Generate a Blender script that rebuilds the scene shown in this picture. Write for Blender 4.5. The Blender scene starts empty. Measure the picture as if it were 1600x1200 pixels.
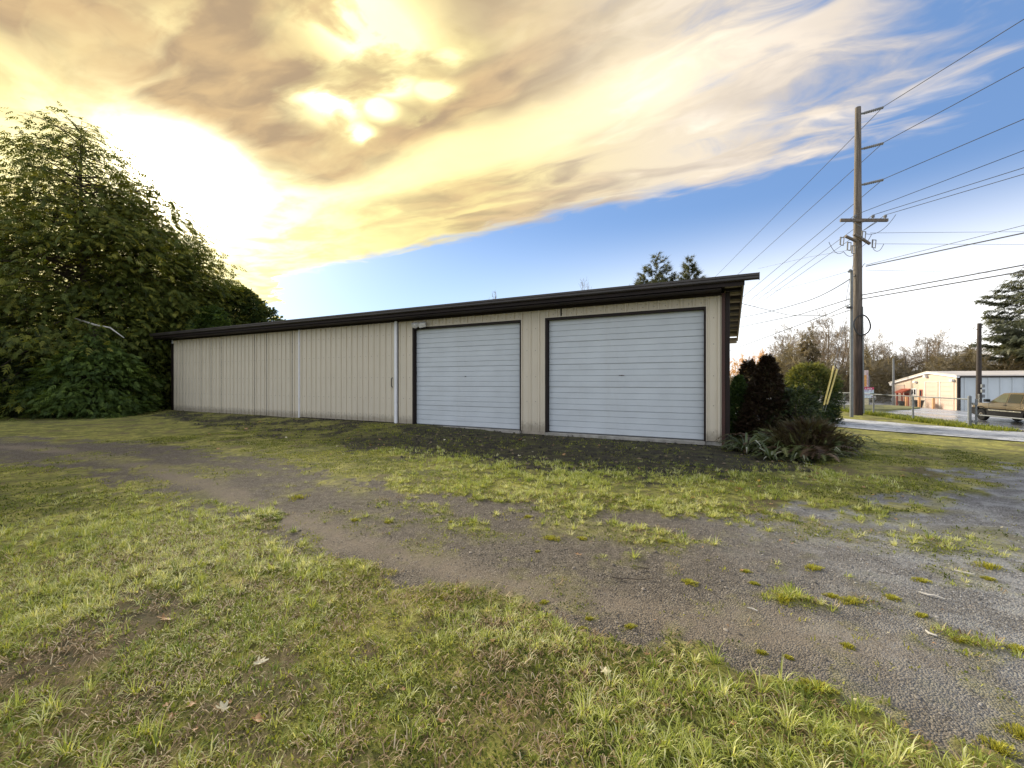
import bpy, bmesh, math, random
import numpy as np
from mathutils import Vector, Matrix

R = math.radians
rnd = random.Random(7)
rng = np.random.default_rng(11)
scene = bpy.context.scene
col = scene.collection

# ------------------------------------------------------------------ camera
F, CX, HZ, CAMZ = 660.0, 800.0, 596.0, 1.72
cam_d = bpy.data.cameras.new('camera')
cam = bpy.data.objects.new('camera', cam_d); col.objects.link(cam)
cam.location = (0, 0, CAMZ); cam.rotation_euler = (R(90), 0, 0)
cam_d.sensor_width = 36; cam_d.lens = 36 * F / 1600
cam_d.shift_y = -(600 - HZ) / 1600
cam_d.clip_start = .05; cam_d.clip_end = 6000
scene.camera = cam

# ------------------------------------------------------------------ light, sky, exposure
SUN_DIR = Vector((-.758, 1, .464)).normalized()       # towards the sun, behind the cloud on the left
sun_d = bpy.data.lights.new('sun', 'SUN')
sun_d.energy = 5.0; sun_d.angle = R(15); sun_d.color = (1, .91, .74)
sun = bpy.data.objects.new('sun', sun_d); col.objects.link(sun)
sun.rotation_euler = SUN_DIR.to_track_quat('Z', 'Y').to_euler()
sun.location = (-20, 30, 30)

scene.view_settings.view_transform = 'Standard'
scene.view_settings.look = 'None'
scene.view_settings.exposure = 0.42
scene.view_settings.gamma = 1.0
scene.view_settings.use_curve_mapping = False
scene.render.engine = 'CYCLES'
cy = scene.cycles
cy.use_denoising = True
cy.max_bounces = 6; cy.diffuse_bounces = 3; cy.glossy_bounces = 2; cy.transmission_bounces = 4
cy.transparent_max_bounces = 6
cy.caustics_reflective = False; cy.caustics_refractive = False
cy.sample_clamp_indirect = 6

world = bpy.data.worlds.new('World'); scene.world = world
world.use_nodes = True


class NT:
    """small node-tree writer"""
    def __init__(s, tree):
        s.t = tree; s.n = tree.nodes; s.l = tree.links

    def new(s, typ, **kw):
        n = s.n.new(typ)
        for k, v in kw.items(): setattr(n, k, v)
        return n

    def put(s, sock, v):
        if isinstance(v, bpy.types.NodeSocket): s.l.new(v, sock)
        elif v is not None:
            if hasattr(sock.default_value, '__len__') and not hasattr(v, '__len__'):
                v = [v] * len(sock.default_value)
            if hasattr(v, '__len__') and len(sock.default_value) == 4 and len(v) == 3: v = (*v, 1)
            sock.default_value = v

    def m(s, op, a, b=None, c=None, clamp=False):
        n = s.new('ShaderNodeMath', operation=op, use_clamp=clamp)
        for i, v in enumerate((a, b, c)):
            if v is not None: s.put(n.inputs[i], v)
        return n.outputs[0]

    def vm(s, op, a, b=None, sc=None):
        n = s.new('ShaderNodeVectorMath', operation=op)
        s.put(n.inputs[0], a)
        if b is not None: s.put(n.inputs[1], b)
        if sc is not None: s.put(n.inputs['Scale'], sc)
        return n.outputs['Value' if op in ('DOT_PRODUCT', 'LENGTH', 'DISTANCE') else 'Vector']

    def ss(s, x, lo, hi):
        n = s.new('ShaderNodeMapRange', interpolation_type='SMOOTHSTEP')
        s.put(n.inputs['Value'], x); s.put(n.inputs['From Min'], lo); s.put(n.inputs['From Max'], hi)
        return n.outputs[0]

    def mix(s, f, a, b, mode='MIX'):
        n = s.new('ShaderNodeMix', data_type='RGBA', blend_type=mode)
        s.put(n.inputs[0], f); s.put(n.inputs[6], a); s.put(n.inputs[7], b)
        return n.outputs[2]

    def noise(s, vec, scale, detail=4, rough=.55, dist=0):
        n = s.new('ShaderNodeTexNoise')
        if vec is not None: s.put(n.inputs['Vector'], vec)
        s.put(n.inputs['Scale'], scale); s.put(n.inputs['Detail'], detail)
        s.put(n.inputs['Roughness'], rough); s.put(n.inputs['Distortion'], dist)
        return n.outputs[0]

    def comb(s, x, y, z=0.0):
        n = s.new('ShaderNodeCombineXYZ')
        s.put(n.inputs[0], x); s.put(n.inputs[1], y); s.put(n.inputs[2], z)
        return n.outputs[0]


def build_world():
    w = NT(world.node_tree)
    for n in list(w.n): w.n.remove(n)
    out = w.new('ShaderNodeOutputWorld')
    tc = w.new('ShaderNodeTexCoord')
    d = tc.outputs['Generated']
    sep = w.new('ShaderNodeSeparateXYZ'); w.l.new(d, sep.inputs[0])
    x, y, z = sep.outputs
    zc = w.m('MAXIMUM', z, .05)
    u = w.m('DIVIDE', x, zc); v = w.m('DIVIDE', y, zc)
    a0 = w.m('SUBTRACT', w.m('MULTIPLY', u, .866), w.m('MULTIPLY', v, .5))
    b0 = w.m('ADD', w.m('MULTIPLY', u, .5), w.m('MULTIPLY', v, .866))
    # warp of the cloud sheet
    p0 = w.comb(w.m('MULTIPLY', a0, .7), w.m('MULTIPLY', b0, 1.3))
    wn1 = w.m('SUBTRACT', w.noise(p0, 1.1, 4, .45), .5)
    wn2 = w.m('SUBTRACT', w.noise(w.vm('ADD', p0, (7.3, 2.1, 0)), 1.6, 4, .48), .5)
    a = w.m('ADD', a0, w.m('MULTIPLY', wn1, .42))
    b = w.m('ADD', b0, w.m('MULTIPLY', wn2, .36))
    streak = w.noise(w.comb(w.m('MULTIPLY', a, .75), w.m('MULTIPLY', b, 3.0)), 1.5, 5, .5, .35)
    wisp = w.noise(w.comb(w.m('MULTIPLY', a, 2.6), w.m('MULTIPLY', b, 5.0), 3.0), 1.4, 6, .52, .5)
    puff = w.noise(w.comb(a, w.m('MULTIPLY', b, 1.5), 5.0), 3.2, 5, .55)
    # where the sheet of cloud ends: lower edge and right-hand tip
    e1 = w.m('ADD', w.m('SUBTRACT', 2.40, b), w.m('MULTIPLY', w.m('SUBTRACT', wisp, .5), .34))
    e1 = w.m('ADD', e1, w.m('MULTIPLY', w.m('MULTIPLY', w.ss(w.m('ADD', w.m('DIVIDE', u, w.m('MAXIMUM', v, .05)), w.m('MULTIPLY', w.m('SUBTRACT', puff, .5), .22)), -.545, -.63), w.ss(y, 0, .1)), 4.0))
    e2 = w.m('ADD', w.m('SUBTRACT', .36, a0), w.m('MULTIPLY', w.m('SUBTRACT', wisp, .5), 1.7))
    e2 = w.m('SUBTRACT', e2, w.m('MULTIPLY', w.ss(b0, 1.7, .9), .28))
    mask = w.m('MULTIPLY', w.ss(e1, -.05, .16), w.ss(e2, -.30, .45))
    # thickness of the sheet
    core = w.m('MULTIPLY', w.ss(w.m('ADD', a, w.m('MULTIPLY', b0, .10)), -2.12, -1.66), w.ss(b, 1.52, 1.26))
    fade_r = w.ss(a0, .2, -.9)
    low = w.m('MULTIPLY', w.ss(w.m('ADD', w.m('MULTIPLY', streak, .65), w.m('MULTIPLY', wisp, .35)), .41, .57), w.m('ADD', .5, w.m('MULTIPLY', fade_r, .35)))
    low = w.m('MULTIPLY', low, w.ss(a0, -2.6, -1.3))
    vary = w.m('ADD', .62, w.m('MULTIPLY', w.ss(streak, .25, .62), .5))
    core = w.m('MULTIPLY', core, vary)
    core = w.m('MULTIPLY', core, w.m('ADD', .5, w.m('MULTIPLY', w.ss(a0, .1, -1.0), .5)))
    band = w.m('MULTIPLY', w.m('MULTIPLY', w.ss(b, 1.26, 1.40), w.ss(b, 1.78, 1.55)), w.m('MULTIPLY', w.ss(a0, -2.6, -1.9), w.ss(a0, .25, -.35)))
    low = w.m('MULTIPLY', low, w.m('SUBTRACT', 1, w.m('MULTIPLY', band, .85)))
    T = w.m('MAXIMUM', core, low)
    # mammatus: rows of rounded pouches on the thick part
    vr = w.new('ShaderNodeTexVoronoi', feature='SMOOTH_F1'); w.put(vr.inputs['Vector'], w.comb(w.m('ADD', a, w.m('MULTIPLY', wn2, .35)), w.m('MULTIPLY', b, 1.25), 2.0)); vr.inputs['Scale'].default_value = 5.2; vr.inputs['Smoothness'].default_value = .8
    pouch = w.m('MULTIPLY', w.ss(vr.outputs['Distance'], .62, .12), w.m('MULTIPLY', w.ss(a0, -1.75, -1.2), w.ss(a0, -.1, -.6)))
    T = w.m('MULTIPLY', T, w.m('SUBTRACT', 1, w.m('MULTIPLY', pouch, w.m('MULTIPLY', w.ss(puff, .42, .64), .6))))
    # holes where the light breaks through
    hole = None
    for (ha, hb, hr) in ((-.95, .82, .15), (-1.36, 1.02, .11), (-1.12, 1.03, .085), (-1.24, 1.12, .06), (-1.42, 1.18, .06), (-1.0, 1.1, .06), (-.86, .98, .05)):
        dx = w.m('DIVIDE', w.m('SUBTRACT', a, ha), hr * 1.25); dy = w.m('DIVIDE', w.m('SUBTRACT', b, hb), hr)
        g = w.m('POWER', 2.718, w.m('MULTIPLY', w.m('ADD', w.m('MULTIPLY', dx, dx), w.m('MULTIPLY', dy, dy)), -.75))
        hole = g if hole is None else w.m('MAXIMUM', hole, g)
    hole = w.m('MULTIPLY', hole, w.m('ADD', .25, w.m('MULTIPLY', w.ss(w.m('ADD', w.m('MULTIPLY', puff, .5), w.m('MULTIPLY', wisp, .5)), .36, .56), 1.15)), clamp=True)
    T = w.m('MULTIPLY', T, w.m('SUBTRACT', 1, hole), clamp=True)
    # nearness to the sun
    cs = w.m('MAXIMUM', w.vm('DOT_PRODUCT', w.vm('NORMALIZE', d), tuple(SUN_DIR)), 0)
    tex = w.m('ADD', .35, w.m('MULTIPLY', w.ss(w.m('ADD', w.m('MULTIPLY', puff, .6), w.m('MULTIPLY', wisp, .4)), .36, .62), 1.0))
    g1 = w.m('ADD', w.m('MULTIPLY', w.m('POWER', cs, 60), w.m('MULTIPLY', tex, .95)), w.m('MULTIPLY', w.m('POWER', cs, 700), 30)); g2 = w.m('POWER', cs, 9); g3 = w.m('POWER', cs, 2.5)
    bright = w.mix(w.ss(g3, .12, .75), (.72, .63, .52), (.76, .62, .28))
    bright = w.mix(1, bright, w.vm('SCALE', (.26, .22, .14), sc=band), 'ADD')
    bright = w.mix(1, bright, w.vm('SCALE', (.16, .15, .14), sc=w.m('MULTIPLY', w.ss(wisp, .46, .66), w.ss(a0, -1.2, -.1))), 'ADD')
    bright = w.mix(1, bright, w.mix(w.m('MULTIPLY', g2, tex), (0, 0, 0), (.20, .24, .09)), 'ADD')
    bright = w.mix(1, bright, w.vm('SCALE', (1.0, .90, .66), sc=g1), 'ADD')
    bright = w.mix(1, bright, w.vm('SCALE', (1.3, 1.15, .7), sc=w.m('MULTIPLY', w.m('MULTIPLY', hole, hole), g2)), 'ADD')
    billow = w.ss(w.noise(w.comb(w.m('MULTIPLY', a, 1.3), w.m('MULTIPLY', b, 2.4), 9.0), 2.6, 5, .5, .4), .36, .66)
    tan = w.mix(w.ss(g3, .1, .75), (.41, .36, .325), (.385, .28, .175))
    tan = w.mix(w.m('MULTIPLY', billow, .85), tan, w.mix(w.ss(g3, .1, .75), (.58, .50, .42), (.62, .44, .23)))
    cloud = w.mix(T, bright, tan)
    # purple-grey underside along the lower edge, away from the sun
    rim = w.m('MULTIPLY', w.m('MULTIPLY', w.ss(e1, .30, .02), w.ss(cs, .93, .75)), w.ss(puff, .35, .65))
    cloud = w.mix(w.m('MULTIPLY', rim, .55), cloud, (.47, .44, .47))
    # the sheet thins out behind the viewer into a pale, even sky
    back = w.ss(y, .15, -.35)
    cloud = w.mix(back, cloud, (.80, .85, .95))
    mask = w.m('MAXIMUM', mask, w.m('MULTIPLY', back, .85))
    mask = w.m('MULTIPLY', mask, w.ss(z, .0, .07))
    # clear sky
    sky = w.new('ShaderNodeTexSky', sky_type='NISHITA')
    sky.sun_disc = False
    sky.sun_elevation = math.asin(SUN_DIR.z)
    sky.sun_rotation = math.atan2(SUN_DIR.x, SUN_DIR.y)
    sky.air_density = 1.0; sky.dust_density = .6; sky.ozone_density = 2.0
    gm = w.new('ShaderNodeGamma'); w.l.new(sky.outputs[0], gm.inputs[0]); gm.inputs[1].default_value = 1.0
    tint = w.mix(1, gm.outputs[0], (.86, .96, 1.12), 'MULTIPLY')
    tint = w.mix(.48, tint, (2.0, 3.6, 6.9))
    hazef = w.ss(w.m('ADD', z, w.m('MULTIPLY', u, .0)), .36, .07)
    side = w.ss(x, -.5, .75)
    hz = w.mix(side, (5.2, 7.6, 9.8), (13.0, 12.8, 12.4))
    tint = w.mix(w.m('MULTIPLY', hazef, w.m('ADD', .42, w.m('MULTIPLY', side, .54))), tint, hz)
    bg1 = w.new('ShaderNodeBackground'); w.l.new(tint, bg1.inputs[0]); bg1.inputs[1].default_value = .10
    bg2 = w.new('ShaderNodeBackground'); w.l.new(cloud, bg2.inputs[0]); bg2.inputs[1].default_value = 1.0
    mx = w.new('ShaderNodeMixShader'); w.l.new(mask, mx.inputs[0])
    w.l.new(bg1.outputs[0], mx.inputs[1]); w.l.new(bg2.outputs[0], mx.inputs[2])
    w.l.new(mx.outputs[0], out.inputs[0])


build_world()
world.cycles.sampling_method = 'MANUAL'; world.cycles.sample_map_resolution = 1024


# ------------------------------------------------------------------ helpers
def P(px, py, Y):
    """the place in the scene that the photograph shows at (px, py), Y metres ahead"""
    return Vector(((px - CX) / F * Y, Y, CAMZ - (py - HZ) / F * Y))


def sst(x, lo, hi):
    t = np.clip((x - lo) / (hi - lo), 0, 1)
    return t * t * (3 - 2 * t)


def _hash(ix, iy, seed):
    h = (ix.astype(np.int64) * 374761393 + iy.astype(np.int64) * 668265263 + seed * 1442695041) & 0xFFFFFFFF
    h = ((h ^ (h >> 13)) * 1274126177) & 0xFFFFFFFF
    h = h ^ (h >> 16)
    return (h & 0xFFFF) / 65535.0


def vnoise(x, y, seed=0):
    ix = np.floor(x); iy = np.floor(y)
    fx = x - ix; fy = y - iy
    fx = fx * fx * (3 - 2 * fx); fy = fy * fy * (3 - 2 * fy)
    a = _hash(ix, iy, seed); b = _hash(ix + 1, iy, seed); c = _hash(ix, iy + 1, seed); d = _hash(ix + 1, iy + 1, seed)
    return (a * (1 - fx) + b * fx) * (1 - fy) + (c * (1 - fx) + d * fx) * fy


def fbm(x, y, seed=0, oct=4):
    s = 0; amp = .5; tot = 0
    for k in range(oct):
        s = s + amp * vnoise(x * 2 ** k, y * 2 ** k, seed + k * 17); tot += amp; amp *= .5
    return s / tot


# the shed's own frame: x along its front wall, y into the building
UX = np.array((.8924, -.4513)); NX = np.array((.4513, .8924)); WALL_D = 12.5; SLAB = .12


def local_sd(x, y):
    return x * UX[0] + y * UX[1], WALL_D - (x * NX[0] + y * NX[1])


def road_q(x, y):
    """metres to the right of the chain-link fence line"""
    return (x - 16.9) * .963 - (y - 15.6) * .27


def gz(x, y):
    x = np.asarray(x, float); y = np.asarray(y, float)
    s, d = local_sd(x, y)
    ds = np.maximum(np.maximum(-28.2 - s, s - .4), 0); dd = np.maximum(np.maximum(d, -5.6 - d), 0)
    dist = np.hypot(ds, dd)
    pad = .015 + .105 * sst(s, -4.5, -10.5)
    z = pad * sst(dist, 2.6, .35) - .015 * sst(dist, .3, .0)
    q = road_q(x, y)
    z = z - .75 * sst(q, .4, 8.5) - .85 * sst(q, 12, 25)
    r = np.hypot(x, y)
    open_ = sst(q, .8, -1) * sst(r, 60, 20)
    z = z + open_ * (.05 * (fbm(x * .5, y * .5, 5, 3) - .5) + .05 * sst(dist, 3.2, 1.0) * (fbm(x * 1.9, y * 1.9, 9, 3) - .5) * sst(dist, .1, .6))
    return z


def to_ground(pts):
    out = []
    for px, py in pts:
        Y = F * CAMZ / (py - HZ); out.append(((px - CX) / F * Y, Y))
    return np.array(out)


def inside_dist(poly, x, y):
    """signed distance to a polygon, positive inside"""
    best = np.full(x.shape, 1e9); ins = np.zeros(x.shape, bool)
    n = len(poly)
    for i in range(n):
        ax, ay = poly[i]; bx, by = poly[(i + 1) % n]
        ex, ey = bx - ax, by - ay
        t = np.clip(((x - ax) * ex + (y - ay) * ey) / (ex * ex + ey * ey + 1e-9), 0, 1)
        best = np.minimum(best, np.hypot(x - ax - t * ex, y - ay - t * ey))
        cond = ((ay > y) != (by > y)) & (x < (bx - ax) * (y - ay) / (by - ay + 1e-12) + ax)
        ins ^= cond
    return np.where(ins, best, -best)


def tag(o, label=None, cat=None, group=None, kind=None):
    if label: o['label'] = label
    if cat: o['category'] = cat
    if group: o['group'] = group
    if kind: o['kind'] = kind
    return o


def empty(name, loc, rz=0.0, label=None, cat=None, group=None):
    o = bpy.data.objects.new(name, None); col.objects.link(o)
    o.location = loc; o.rotation_euler = (0, 0, rz); o.empty_display_size = .2
    return tag(o, label, cat, group)


def link(name, me, parent=None, loc=None, rot=None):
    o = bpy.data.objects.new(name, me); col.objects.link(o)
    if parent is not None: o.parent = parent
    if loc is not None: o.location = loc
    if rot is not None: o.rotation_euler = rot
    return o


def np_mesh(name, verts, faces, mat, attrs=None, smooth=False):
    """verts (N,3), faces (M,k) all with k corners"""
    verts = np.ascontiguousarray(verts, np.float32); faces = np.ascontiguousarray(faces, np.int32)
    me = bpy.data.meshes.new(name)
    M, k = faces.shape
    me.vertices.add(len(verts)); me.vertices.foreach_set('co', verts.ravel())
    me.loops.add(M * k); me.loops.foreach_set('vertex_index', faces.ravel())
    me.polygons.add(M); me.polygons.foreach_set('loop_start', np.arange(0, M * k, k, dtype=np.int32))
    if smooth: me.polygons.foreach_set('use_smooth', np.ones(M, bool))
    me.update(calc_edges=True)
    for an, av in (attrs or {}).items():
        at = me.attributes.new(an, 'FLOAT', 'POINT')
        at.data.foreach_set('value', np.ascontiguousarray(av, np.float32))
    if mat is not None: me.materials.append(mat)
    return me


class MB:
    """collects simple shapes, then links them as ONE mesh object"""
    def __init__(s): s.v = []; s.f = []

    def add(s, vs, fs):
        o = len(s.v); s.v += [tuple(v) for v in vs]; s.f += [tuple(i + o for i in f) for f in fs]; return s

    def box(s, x0, x1, y0, y1, z0, z1, M=None):
        vs = [Vector((x, y, z)) for z in (z0, z1) for y in (y0, y1) for x in (x0, x1)]
        if M is not None: vs = [M @ v for v in vs]
        return s.add(vs, [(0, 2, 3, 1), (4, 5, 7, 6), (0, 1, 5, 4), (2, 6, 7, 3), (0, 4, 6, 2), (1, 3, 7, 5)])

    def prism(s, poly, axis, a0, a1):
        """poly in the two other axes (in xyz order), extruded along axis a0..a1"""
        n = len(poly)
        def mk(p, a):
            if axis == 'x': return (a, p[0], p[1])
            if axis == 'y': return (p[0], a, p[1])
            return (p[0], p[1], a)
        vs = [mk(p, a0) for p in poly] + [mk(p, a1) for p in poly]
        fs = [tuple(range(n - 1, -1, -1)), tuple(range(n, 2 * n))]
        fs += [(i, (i + 1) % n, n + (i + 1) % n, n + i) for i in range(n)]
        return s.add(vs, fs)

    def tube(s, pts, rad, n=8, caps=True):
        pts = [Vector(p) for p in pts]; rads = rad if hasattr(rad, '__len__') else [rad] * len(pts)
        vs = []; prev = None
        for i, p in enumerate(pts):
            t = (pts[min(i + 1, len(pts) - 1)] - pts[max(i - 1, 0)]).normalized()
            if prev is None:
                prev = t.orthogonal().normalized()
            prev = (prev - t * prev.dot(t)).normalized(); bn = t.cross(prev)
            for k in range(n):
                an = 2 * math.pi * k / n
                vs.append(p + (prev * math.cos(an) + bn * math.sin(an)) * rads[i])
        fs = [(i * n + k, i * n + (k + 1) % n, (i + 1) * n + (k + 1) % n, (i + 1) * n + k) for i in range(len(pts) - 1) for k in range(n)]
        if caps: fs += [tuple(range(n - 1, -1, -1)), tuple(range((len(pts) - 1) * n, len(pts) * n))]
        return s.add(vs, fs)

    def lathe(s, prof, n=16, M=None):
        """prof list of (r, z)"""
        vs = []
        for r, z in prof:
            for k in range(n):
                an = 2 * math.pi * k / n; v = Vector((r * math.cos(an), r * math.sin(an), z))
                vs.append(M @ v if M is not None else v)
        m = len(prof)
        fs = [(i * n + k, i * n + (k + 1) % n, (i + 1) * n + (k + 1) % n, (i + 1) * n + k) for i in range(m - 1) for k in range(n)]
        fs += [tuple(range(n - 1, -1, -1)), tuple(range((m - 1) * n, m * n))]
        return s.add(vs, fs)

    def mesh(s, name, mat, smooth=False, bevel=0):
        me = bpy.data.meshes.new(name); me.from_pydata(s.v, [], s.f)
        bm = bmesh.new(); bm.from_mesh(me)
        bmesh.ops.recalc_face_normals(bm, faces=bm.faces)
        if bevel:
            bmesh.ops.bevel(bm, geom=[e for e in bm.edges if e.calc_face_angle(0) > .5], offset=bevel, segments=2, affect='EDGES', profile=.6)
        bm.to_mesh(me); bm.free()
        me.materials.append(mat)
        if smooth:
            me.polygons.foreach_set('use_smooth', [True] * len(me.polygons))
            me.set_sharp_from_angle(angle=R(40))
        me.update()
        return me

    def build(s, name, mat, parent=None, smooth=False, bevel=0, **kw):
        return link(name, s.mesh(name, mat, smooth, bevel), parent, **kw)


def new_mat(name):
    m = bpy.data.materials.new(name); m.use_nodes = True
    t = NT(m.node_tree)
    bs = t.n.get('Principled BSDF')
    return m, t, bs


def simple_mat(name, c, rough=.6, metal=0, var=.25, scale=6, c2=None, bump=0, bscale=40, spec=.5, dirt=None):
    m, t, bs = new_mat(name)
    co = t.new('ShaderNodeTexCoord').outputs['Object']
    n = t.noise(co, scale, 6, .62)
    dark = tuple(v * (1 - var) for v in c); lite = tuple(min(1, v * (1 + var * .6)) for v in c)
    cc = t.mix(t.ss(n, .3, .7), dark, c2 or lite)
    if dirt:
        n2 = t.noise(t.vm('MULTIPLY', co, (1, 1, .25)), scale * .7, 7, .7)
        cc = t.mix(t.m('MULTIPLY', t.ss(n2, .52, .75), dirt[1]), cc, dirt[0])
    t.put(bs.inputs['Base Color'], cc)
    t.put(bs.inputs['Roughness'], t.m('ADD', rough - .08, t.m('MULTIPLY', n, .16)))
    bs.inputs['Metallic'].default_value = metal
    bs.inputs['Specular IOR Level'].default_value = spec
    if bump:
        b = t.new('ShaderNodeBump'); b.inputs['Strength'].default_value = bump; b.inputs['Distance'].default_value = .02
        t.put(b.inputs['Height'], t.noise(co, bscale, 6, .65)); t.l.new(b.outputs[0], bs.inputs['Normal'])
    return m


def leaf_mat(name, ca, cb, cc, transl=.4, rough=.55, spec=.3):
    """foliage: per-leaf tint from the 'tint' attribute"""
    m, t, bs = new_mat(name)
    at = t.new('ShaderNodeAttribute', attribute_name='tint').outputs['Fac']
    c = t.mix(t.ss(at, 0, .5), ca, cb); c = t.mix(t.ss(at, .5, 1), c, cc)
    t.put(bs.inputs['Base Color'], c); bs.inputs['Roughness'].default_value = rough
    bs.inputs['Specular IOR Level'].default_value = spec
    tr = t.new('ShaderNodeBsdfTranslucent'); t.l.new(t.mix(1, c, (1.25, 1.15, .6), 'MULTIPLY'), tr.inputs[0])
    mx = t.new('ShaderNodeMixShader'); mx.inputs[0].default_value = transl
    t.l.new(bs.outputs[0], mx.inputs[1]); t.l.new(tr.outputs[0], mx.inputs[2])
    t.l.new(mx.outputs[0], t.n['Material Output'].inputs[0])
    return m


# ------------------------------------------------------------------ materials
def wall_mat():
    m, t, bs = new_mat('painted_tan_steel')
    co = t.new('ShaderNodeTexCoord').outputs['Object']; wp = t.new('ShaderNodeNewGeometry').outputs['Position']
    oi = t.new('ShaderNodeObjectInfo'); sp = t.new('ShaderNodeSeparateXYZ'); t.l.new(wp, sp.inputs[0])
    n = t.noise(wp, 1.1, 6, .6); st = t.noise(t.vm('MULTIPLY', wp, (7, 7, .45)), 1.4, 6, .65); nf = t.noise(wp, 11, 6, .7)
    c = t.mix(n, (.60, .53, .41), (.68, .605, .475))
    c = t.mix(t.m('MULTIPLY', oi.outputs['Random'], .22), c, (.60, .54, .43))
    c = t.mix(t.m('MULTIPLY', t.ss(st, .58, .76), .26), c, (.30, .245, .17))
    mud = t.m('MULTIPLY', t.ss(t.m('SUBTRACT', sp.outputs[2], t.m('MULTIPLY', nf, .45)), .26, -.02), .55)
    c = t.mix(mud, c, (.17, .135, .09))
    t.put(bs.inputs['Base Color'], c); t.put(bs.inputs['Roughness'], t.m('ADD', .42, t.m('MULTIPLY', n, .2)))
    return m


M_WALL = wall_mat()
M_BROWN = simple_mat('dark_brown_steel', (.018, .011, .009), .6, 0, .3, 3, spec=.25, dirt=((.04, .025, .02), .4))
M_GUTTER = simple_mat('weathered_brown_gutter', (.045, .036, .032), .45, 0, .3, 2, spec=.5, dirt=((.10, .09, .08), .4))
M_RUST = simple_mat('red_brown_trim', (.060, .020, .013), .6, 0, .3, 4)
M_WHITE = simple_mat('white_painted_steel', (.565, .60, .625), .38, 0, .07, 1.1, dirt=((.42, .41, .38), .3), bump=.03, bscale=160)
M_TRIMW = simple_mat('white_trim', (.8, .8, .82), .4, 0, .05, 5)
M_CONC = simple_mat('weathered_concrete', (.34, .32, .28), .85, 0, .3, 5, bump=.4, dirt=((.12, .11, .07), .7))
M_WOOD = simple_mat('raw_timber', (.36, .31, .24), .8, 0, .2, 6)
M_BLACK = simple_mat('black_steel', (.015, .014, .014), .4)
M_SCREW = simple_mat('screw_head', (.14, .12, .10), .5, .4)
M_LAMP = simple_mat('white_lamp_plastic', (.72, .70, .66), .5)
M_POLE = simple_mat('weathered_pole_wood', (.16, .13, .105), .85, 0, .35, 5, bump=.5, bscale=20)
M_POLE2 = None
M_POLED = simple_mat('dark_tarred_pole_wood', (.05, .038, .032), .85, 0, .35, 5, bump=.5, bscale=20)
M_GALV = simple_mat('galvanised_steel', (.17, .18, .185), .65, .0, .2, 8)
M_INS = simple_mat('grey_porcelain', (.20, .20, .20), .35)
M_WIRE = simple_mat('dark_cable', (.03, .03, .032), .6)
M_YEL = simple_mat('yellow_plastic', (.62, .50, .16), .5)
M_BARK = simple_mat('tree_bark', (.085, .062, .045), .9, 0, .35, 9, bump=.5)
M_TWIG = simple_mat('bare_twigs', (.30, .23, .15), .9, 0, .35, 2)
M_TWIGO = simple_mat('sun_tinted_twigs', (.78, .42, .07), .9, 0, .25, 2)  # low sunlight on the far trees is put into the twig colour
M_LIMB = simple_mat('bleached_dead_limb', (.5, .47, .42), .8)

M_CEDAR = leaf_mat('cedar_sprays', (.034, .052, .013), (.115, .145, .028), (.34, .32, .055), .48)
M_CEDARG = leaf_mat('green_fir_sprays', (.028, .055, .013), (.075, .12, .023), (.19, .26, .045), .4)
M_PINE = leaf_mat('grey_green_needles', (.06, .07, .045), (.12, .135, .085), (.24, .24, .15), .3)
M_BRUSH = leaf_mat('brown_green_brush', (.12, .10, .065), (.22, .18, .11), (.36, .29, .18), .35)
M_SHRUB = leaf_mat('dark_shrub_leaves', (.02, .032, .013), (.05, .075, .022), (.15, .19, .06), .3, .4, .4)
M_CONE = leaf_mat('brown_green_arborvitae', (.030, .015, .009), (.042, .027, .013), (.055, .07, .020), .22)
M_ROUND = leaf_mat('gold_tipped_cypress', (.018, .034, .012), (.05, .08, .02), (.27, .27, .065), .3)
M_IVY = leaf_mat('ivy_leaves', (.02, .045, .013), (.07, .12, .03), (.24, .32, .09), .25, .35, .5)
M_STRAP = leaf_mat('strap_leaves', (.035, .05, .018), (.10, .13, .045), (.42, .42, .32), .2, .35, .5)
M_JUNI = leaf_mat('dry_juniper_sprays', (.045, .024, .014), (.085, .07, .028), (.17, .20, .07), .2)
M_GRASS = leaf_mat('grass_blades', (.13, .21, .03), (.48, .53, .115), (.88, .87, .52), .42, .5, .3)
M_MOSS = leaf_mat('moss_and_clover', (.055, .085, .014), (.24, .275, .045), (.58, .56, .13), .38, .6, .2)
M_STRAW = leaf_mat('dead_straw', (.12, .075, .04), (.36, .25, .13), (.68, .56, .36), .2, .6, .2)
M_TUFT = leaf_mat('yellow_moss_tuft', (.20, .21, .035), (.42, .41, .06), (.62, .56, .12), .3, .6, .2)
M_LEAF = leaf_mat('fallen_leaf_tan', (.30, .15, .07), (.46, .26, .13), (.62, .42, .24), .25)
M_LEAFP = leaf_mat('fallen_leaf_pale', (.62, .55, .38), (.72, .66, .46), (.8, .74, .55), .25)
M_LEAFY = leaf_mat('fallen_leaf_yellow', (.62, .32, .04), (.70, .42, .07), (.78, .52, .12), .25)

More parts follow.
